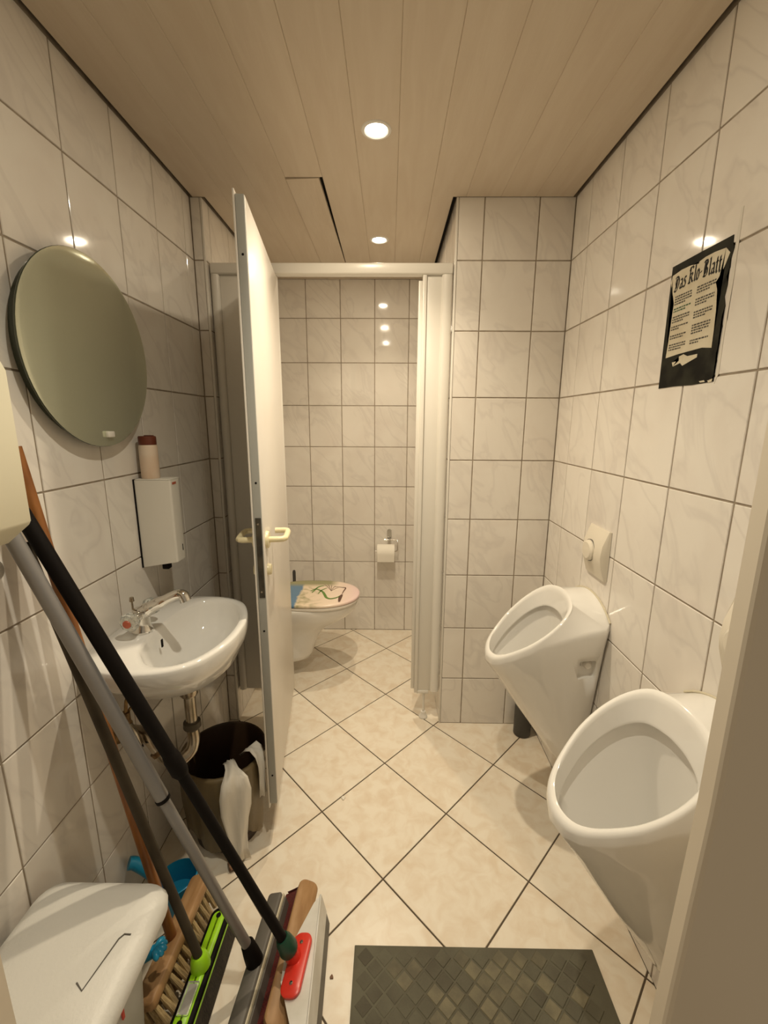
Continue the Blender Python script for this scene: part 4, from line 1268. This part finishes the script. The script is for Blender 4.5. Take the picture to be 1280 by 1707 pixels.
Bq = mx3 @ Vector((0, 0, 0.05)); dq = (T3-Bq)
part(tube('lower_tube', 'stick_grey', [Bq, Bq+dq*0.47], 0.0115, n=16), br)
part(tube('upper_tube', 'stick_grey', [Bq+dq*0.44, T3], 0.0140, n=16), br)
part(tube('twist_collar', 'black', [Bq+dq*0.437, Bq+dq*0.444], 0.0150, n=16), br)

# 4 red-bristled wooden broom head, lying between the squeegees, without a stick
br = empty('broom_head', (-0.235, 0.84, 0))
tag(br, 'handleless wooden broom head with dark red bristles under the white squeegee', 'broom head', 'cleaning tools leaning on the left wall')
mx4 = head_frame((-0.236, 0.835, 0.058), math.radians(-4), math.radians(18))
bm = bmesh.new(); head_block(bm, 0.028, 0.155, 0.0, 0.022, 0.020, mx4)
part(finish(bm, 'broom_block', 'wood_block', None, True, 50), br)
bm = bmesh.new()
rings = []
for z, hw_, hl_, dx in ((0.001, 0.025, 0.150, 0), (-0.025, 0.030, 0.157, -0.006), (-0.050, 0.038, 0.162, -0.012)):
    rings.append([mx4 @ Vector((p.x+dx+0.003*math.sin(i*2.9), p.y+0.002*math.sin(i*1.7), z)) for i, p in enumerate(rrect(-hw_, hw_, -hl_, hl_, 0.018, 0, n=12))])
a_loft(bm, rings)
part(finish(bm, 'bristles', 'red_bristle', None, True, 60), br)['kind'] = 'stuff'

# 5 white squeegee on the black stick
T5 = at(44, 868, x=XL+0.055)
br = empty('white_squeegee', (-0.20, 0.83, 0))
tag(br, 'white metal squeegee with red bracket, green ferrule and black stick', 'squeegee', 'cleaning tools leaning on the left wall')
mx5 = head_frame((-0.183, 0.775, 0.105), math.radians(2.5), math.radians(-12))
bm = bmesh.new()
pl5 = [(0.012, 0.150), (0.012, -0.150), (-0.004, -0.150), (-0.062, -0.025), (-0.062, 0.020), (-0.004, 0.132)]
A = [bm.verts.new(mx5 @ Vector((x, y, 0.0))) for x, y in pl5]; Bv_ = [bm.verts.new(mx5 @ Vector((x, y, 0.004))) for x, y in pl5]
bm.faces.new(A); bm.faces.new(Bv_[::-1])
for i in range(len(pl5)):
    j = (i+1) % len(pl5); bm.faces.new((A[i], A[j], Bv_[j], Bv_[i]))
part(finish(bm, 'metal_plate', 'white_metal', None), br)
bm = bmesh.new(); a_box(bm, 0.010, 0.015, -0.152, 0.152, -0.060, 0.004, 0.001, mx=mx5)
part(finish(bm, 'blade_holder', 'white_metal', None), br)
bm = bmesh.new(); a_box(bm, 0.0112, 0.0140, -0.150, 0.150, -0.100, -0.059, 0.0005, mx=mx5)
part(finish(bm, 'rubber_blade', 'rubber_grey', None), br)
mxr = mx5 @ Matrix.Translation((-0.026, 0.0, 0.004)) @ Matrix.Rotation(math.radians(-9), 4, 'Z')
bm = bmesh.new()
a_loft(bm, [[mxr @ Vector((p.x, p.y, z)) for p in rrect(-0.024+d, 0.024-d, -0.062+d, 0.062-d, 0.0195, 0, n=8)] for z, d in ((0.0, 0.001), (0.002, 0), (0.008, 0), (0.011, 0.004))])
rb = part(finish(bm, 'red_bracket', 'red', None, True, 50), br)
for yy in (-0.038, 0.040):
    bm = bmesh.new(); a_lathe(bm, [(0.0045, 0.0108), (0.004, 0.0125), (0.0, 0.013)], center=(0, yy, 0), n=12); bmesh.ops.transform(bm, matrix=mxr, verts=bm.verts)
    part(finish(bm, 'rivet', 'chrome', None, True, 40), rb)
Bs = mxr @ Vector((-0.012, 0.012, 0.012))
ds = (T5-Bs).normalized()
part(tube('red_socket', 'red', [Bs-ds*0.004, Bs+ds*0.030], [0.019, 0.0165], n=18), br)
part(tube('ferrule', 'green', [Bs+ds*0.018, Bs+ds*0.026, Bs+ds*0.052, Bs+ds*0.062], [0.020, 0.0225, 0.019, 0.0145], n=18), br)
Lk = (T5-Bs).length
part(tube('lower_stick', 'black', [Bs+ds*0.055, Bs+ds*Lk*0.50], 0.0115, n=16), br)
part(tube('stick_joint', 'black', [Bs+ds*Lk*0.475, Bs+ds*Lk*0.485, Bs+ds*Lk*0.515, Bs+ds*Lk*0.53], [0.0125, 0.0175, 0.0175, 0.014], n=16), br)
part(tube('upper_stick', 'black', [Bs+ds*Lk*0.52, T5+ds*0.02], 0.0145, n=16), br)

# ------------------------------------------------------------ blue dustpan and blue cloth flower near the bin
du = empty('blue_dustpan', (-0.60, 0.99, 0))
tag(du, 'bright blue plastic dustpan with tube handle behind the white bin', 'dustpan')
hp = [(-0.7195, 0.962, 0.160), (-0.705, 0.968, 0.152), (-0.670, 0.968, 0.125), (-0.640, 0.968, 0.090)]
part(tube('handle', 'blue', bez(hp, 4), 0.0165, n=18), du)
bm = bmesh.new()
rings = []
cxp, cyp = -0.605, 0.985
for s, z in ((0.85, 0.002), (0.98, 0.005), (1.0, 0.085), (0.96, 0.086), (0.93, 0.012), (0.5, 0.010), (0.05, 0.010)):
    rings.append([Vector((cxp+0.060*s*math.cos(a), cyp+0.055*s*math.sin(a), z+(0.010*math.cos(a) if z > 0.05 else 0))) for a in np.linspace(0, 2*math.pi, 40, endpoint=False)])
a_loft(bm, rings)
part(finish(bm, 'pan', 'blue', None, True, 40), du)
bc = empty('blue_glove', (-0.600, 0.750, 0))
tag(bc, 'crumpled blue rubber glove beside the white bin', 'glove')
c0 = Vector((-0.530, 0.748, 0.178))
for k in range(5):
    a = -0.9+k*0.5
    bm = bmesh.new()
    a_tube(bm, bez([c0, c0+Vector((0.014*math.cos(a), 0.012*math.sin(a), 0.012)), c0+Vector((0.028*math.cos(a), 0.026*math.sin(a), 0.008))], 4), [0.006]+[0.0075]*6+[0.006, 0.003], 10)
    part(finish(bm, 'glove_finger', 'blue', None, True, 60), bc)
bm = bmesh.new()
a_tube(bm, bez([(-0.600, 0.750, 0.004), (-0.598, 0.750, 0.07), (-0.582, 0.748, 0.14), c0+Vector((0, 0, 0.004))], 4), [0.013]*4+[0.014]*4+[0.013]*3+[0.012]*2, 14)
part(finish(bm, 'glove_cuff', 'blue', None, True, 60), bc)

# ------------------------------------------------------------ rubber floor mat
fm = empty('rubber_mat', (0.23, 0.66, 0))
tag(fm, 'worn dark rubber doormat with a raised diamond pattern', 'mat')
X0, X1, Ya, Yb = -0.082, 0.548, 0.440, 0.880
bm = bmesh.new()
a_box(bm, X0, X1, Ya, Yb, 0.0006, 0.0075, 0.0015, 1)
part(finish(bm, 'mat_base', 'mat_rubber', None), fm)
bm = bmesh.new()
hx, hy = 0.0226, 0.0218
A = [bm.verts.new((x, y, 0)) for x, y in ((hx, 0), (0, hy), (-hx, 0), (0, -hy))]
B = [bm.verts.new((x*0.92, y*0.92, 0.0016)) for x, y in ((hx, 0), (0, hy), (-hx, 0), (0, -hy))]
D = [bm.verts.new((x*0.45, y*0.45, 0.0013)) for x, y in ((hx, 0), (0, hy), (-hx, 0), (0, -hy))]
for P_, Q_ in ((A, B), (B, D)):
    for k in range(4):
        bm.faces.new((P_[k], P_[(k+1) % 4], Q_[(k+1) % 4], Q_[k]))
bm.faces.new(D)
bmesh.ops.recalc_face_normals(bm, faces=bm.faces[:])
dms = []
for mk in ('mat_diamond', 'mat_rubber', 'mat_dirty'):
    dm = bpy.data.meshes.new('mat_diamond'); bm.to_mesh(dm); dm.materials.append(M[mk]); dms.append(dm)
bm.free()
px_, py_ = 0.0250, 0.0242
far = bmesh.new()
j = 0
y = Yb-0.026
while y > Ya+0.03:
    k = 0
    x = X0+0.03+(px_ if j % 2 else 0)
    while x < X1-0.028:
        if y > 0.695:
            worn = math.exp(-((x-0.24-(y-0.80)*0.5)/0.13)**2)
            q = rnd.random()
            dm = dms[0] if q < worn*0.85 else (dms[2] if q > 0.985 or (x > 0.47 and y < 0.79 and q > 0.45) else dms[1])
            o = bpy.data.objects.new('mat_diamond', dm); C.objects.link(o)
            o.location = (x, y, 0.0074-0.0008*max(0, min(1, (0.14-x)/0.12)))
            o.parent = fm; o.matrix_parent_inverse = fm.matrix_basis.inverted()
        else:
            vs = [far.verts.new((x+a*hx*0.9, y+b*hy*0.9, 0.0095)) for a, b in ((1, 0), (0, 1), (-1, 0), (0, -1))]
            far.faces.new(vs)
        x += 2*px_
    y -= py_; j += 1
o = part(finish(far, 'mat_diamond_field', 'mat_diamond', None), fm)
o['kind'] = 'stuff'
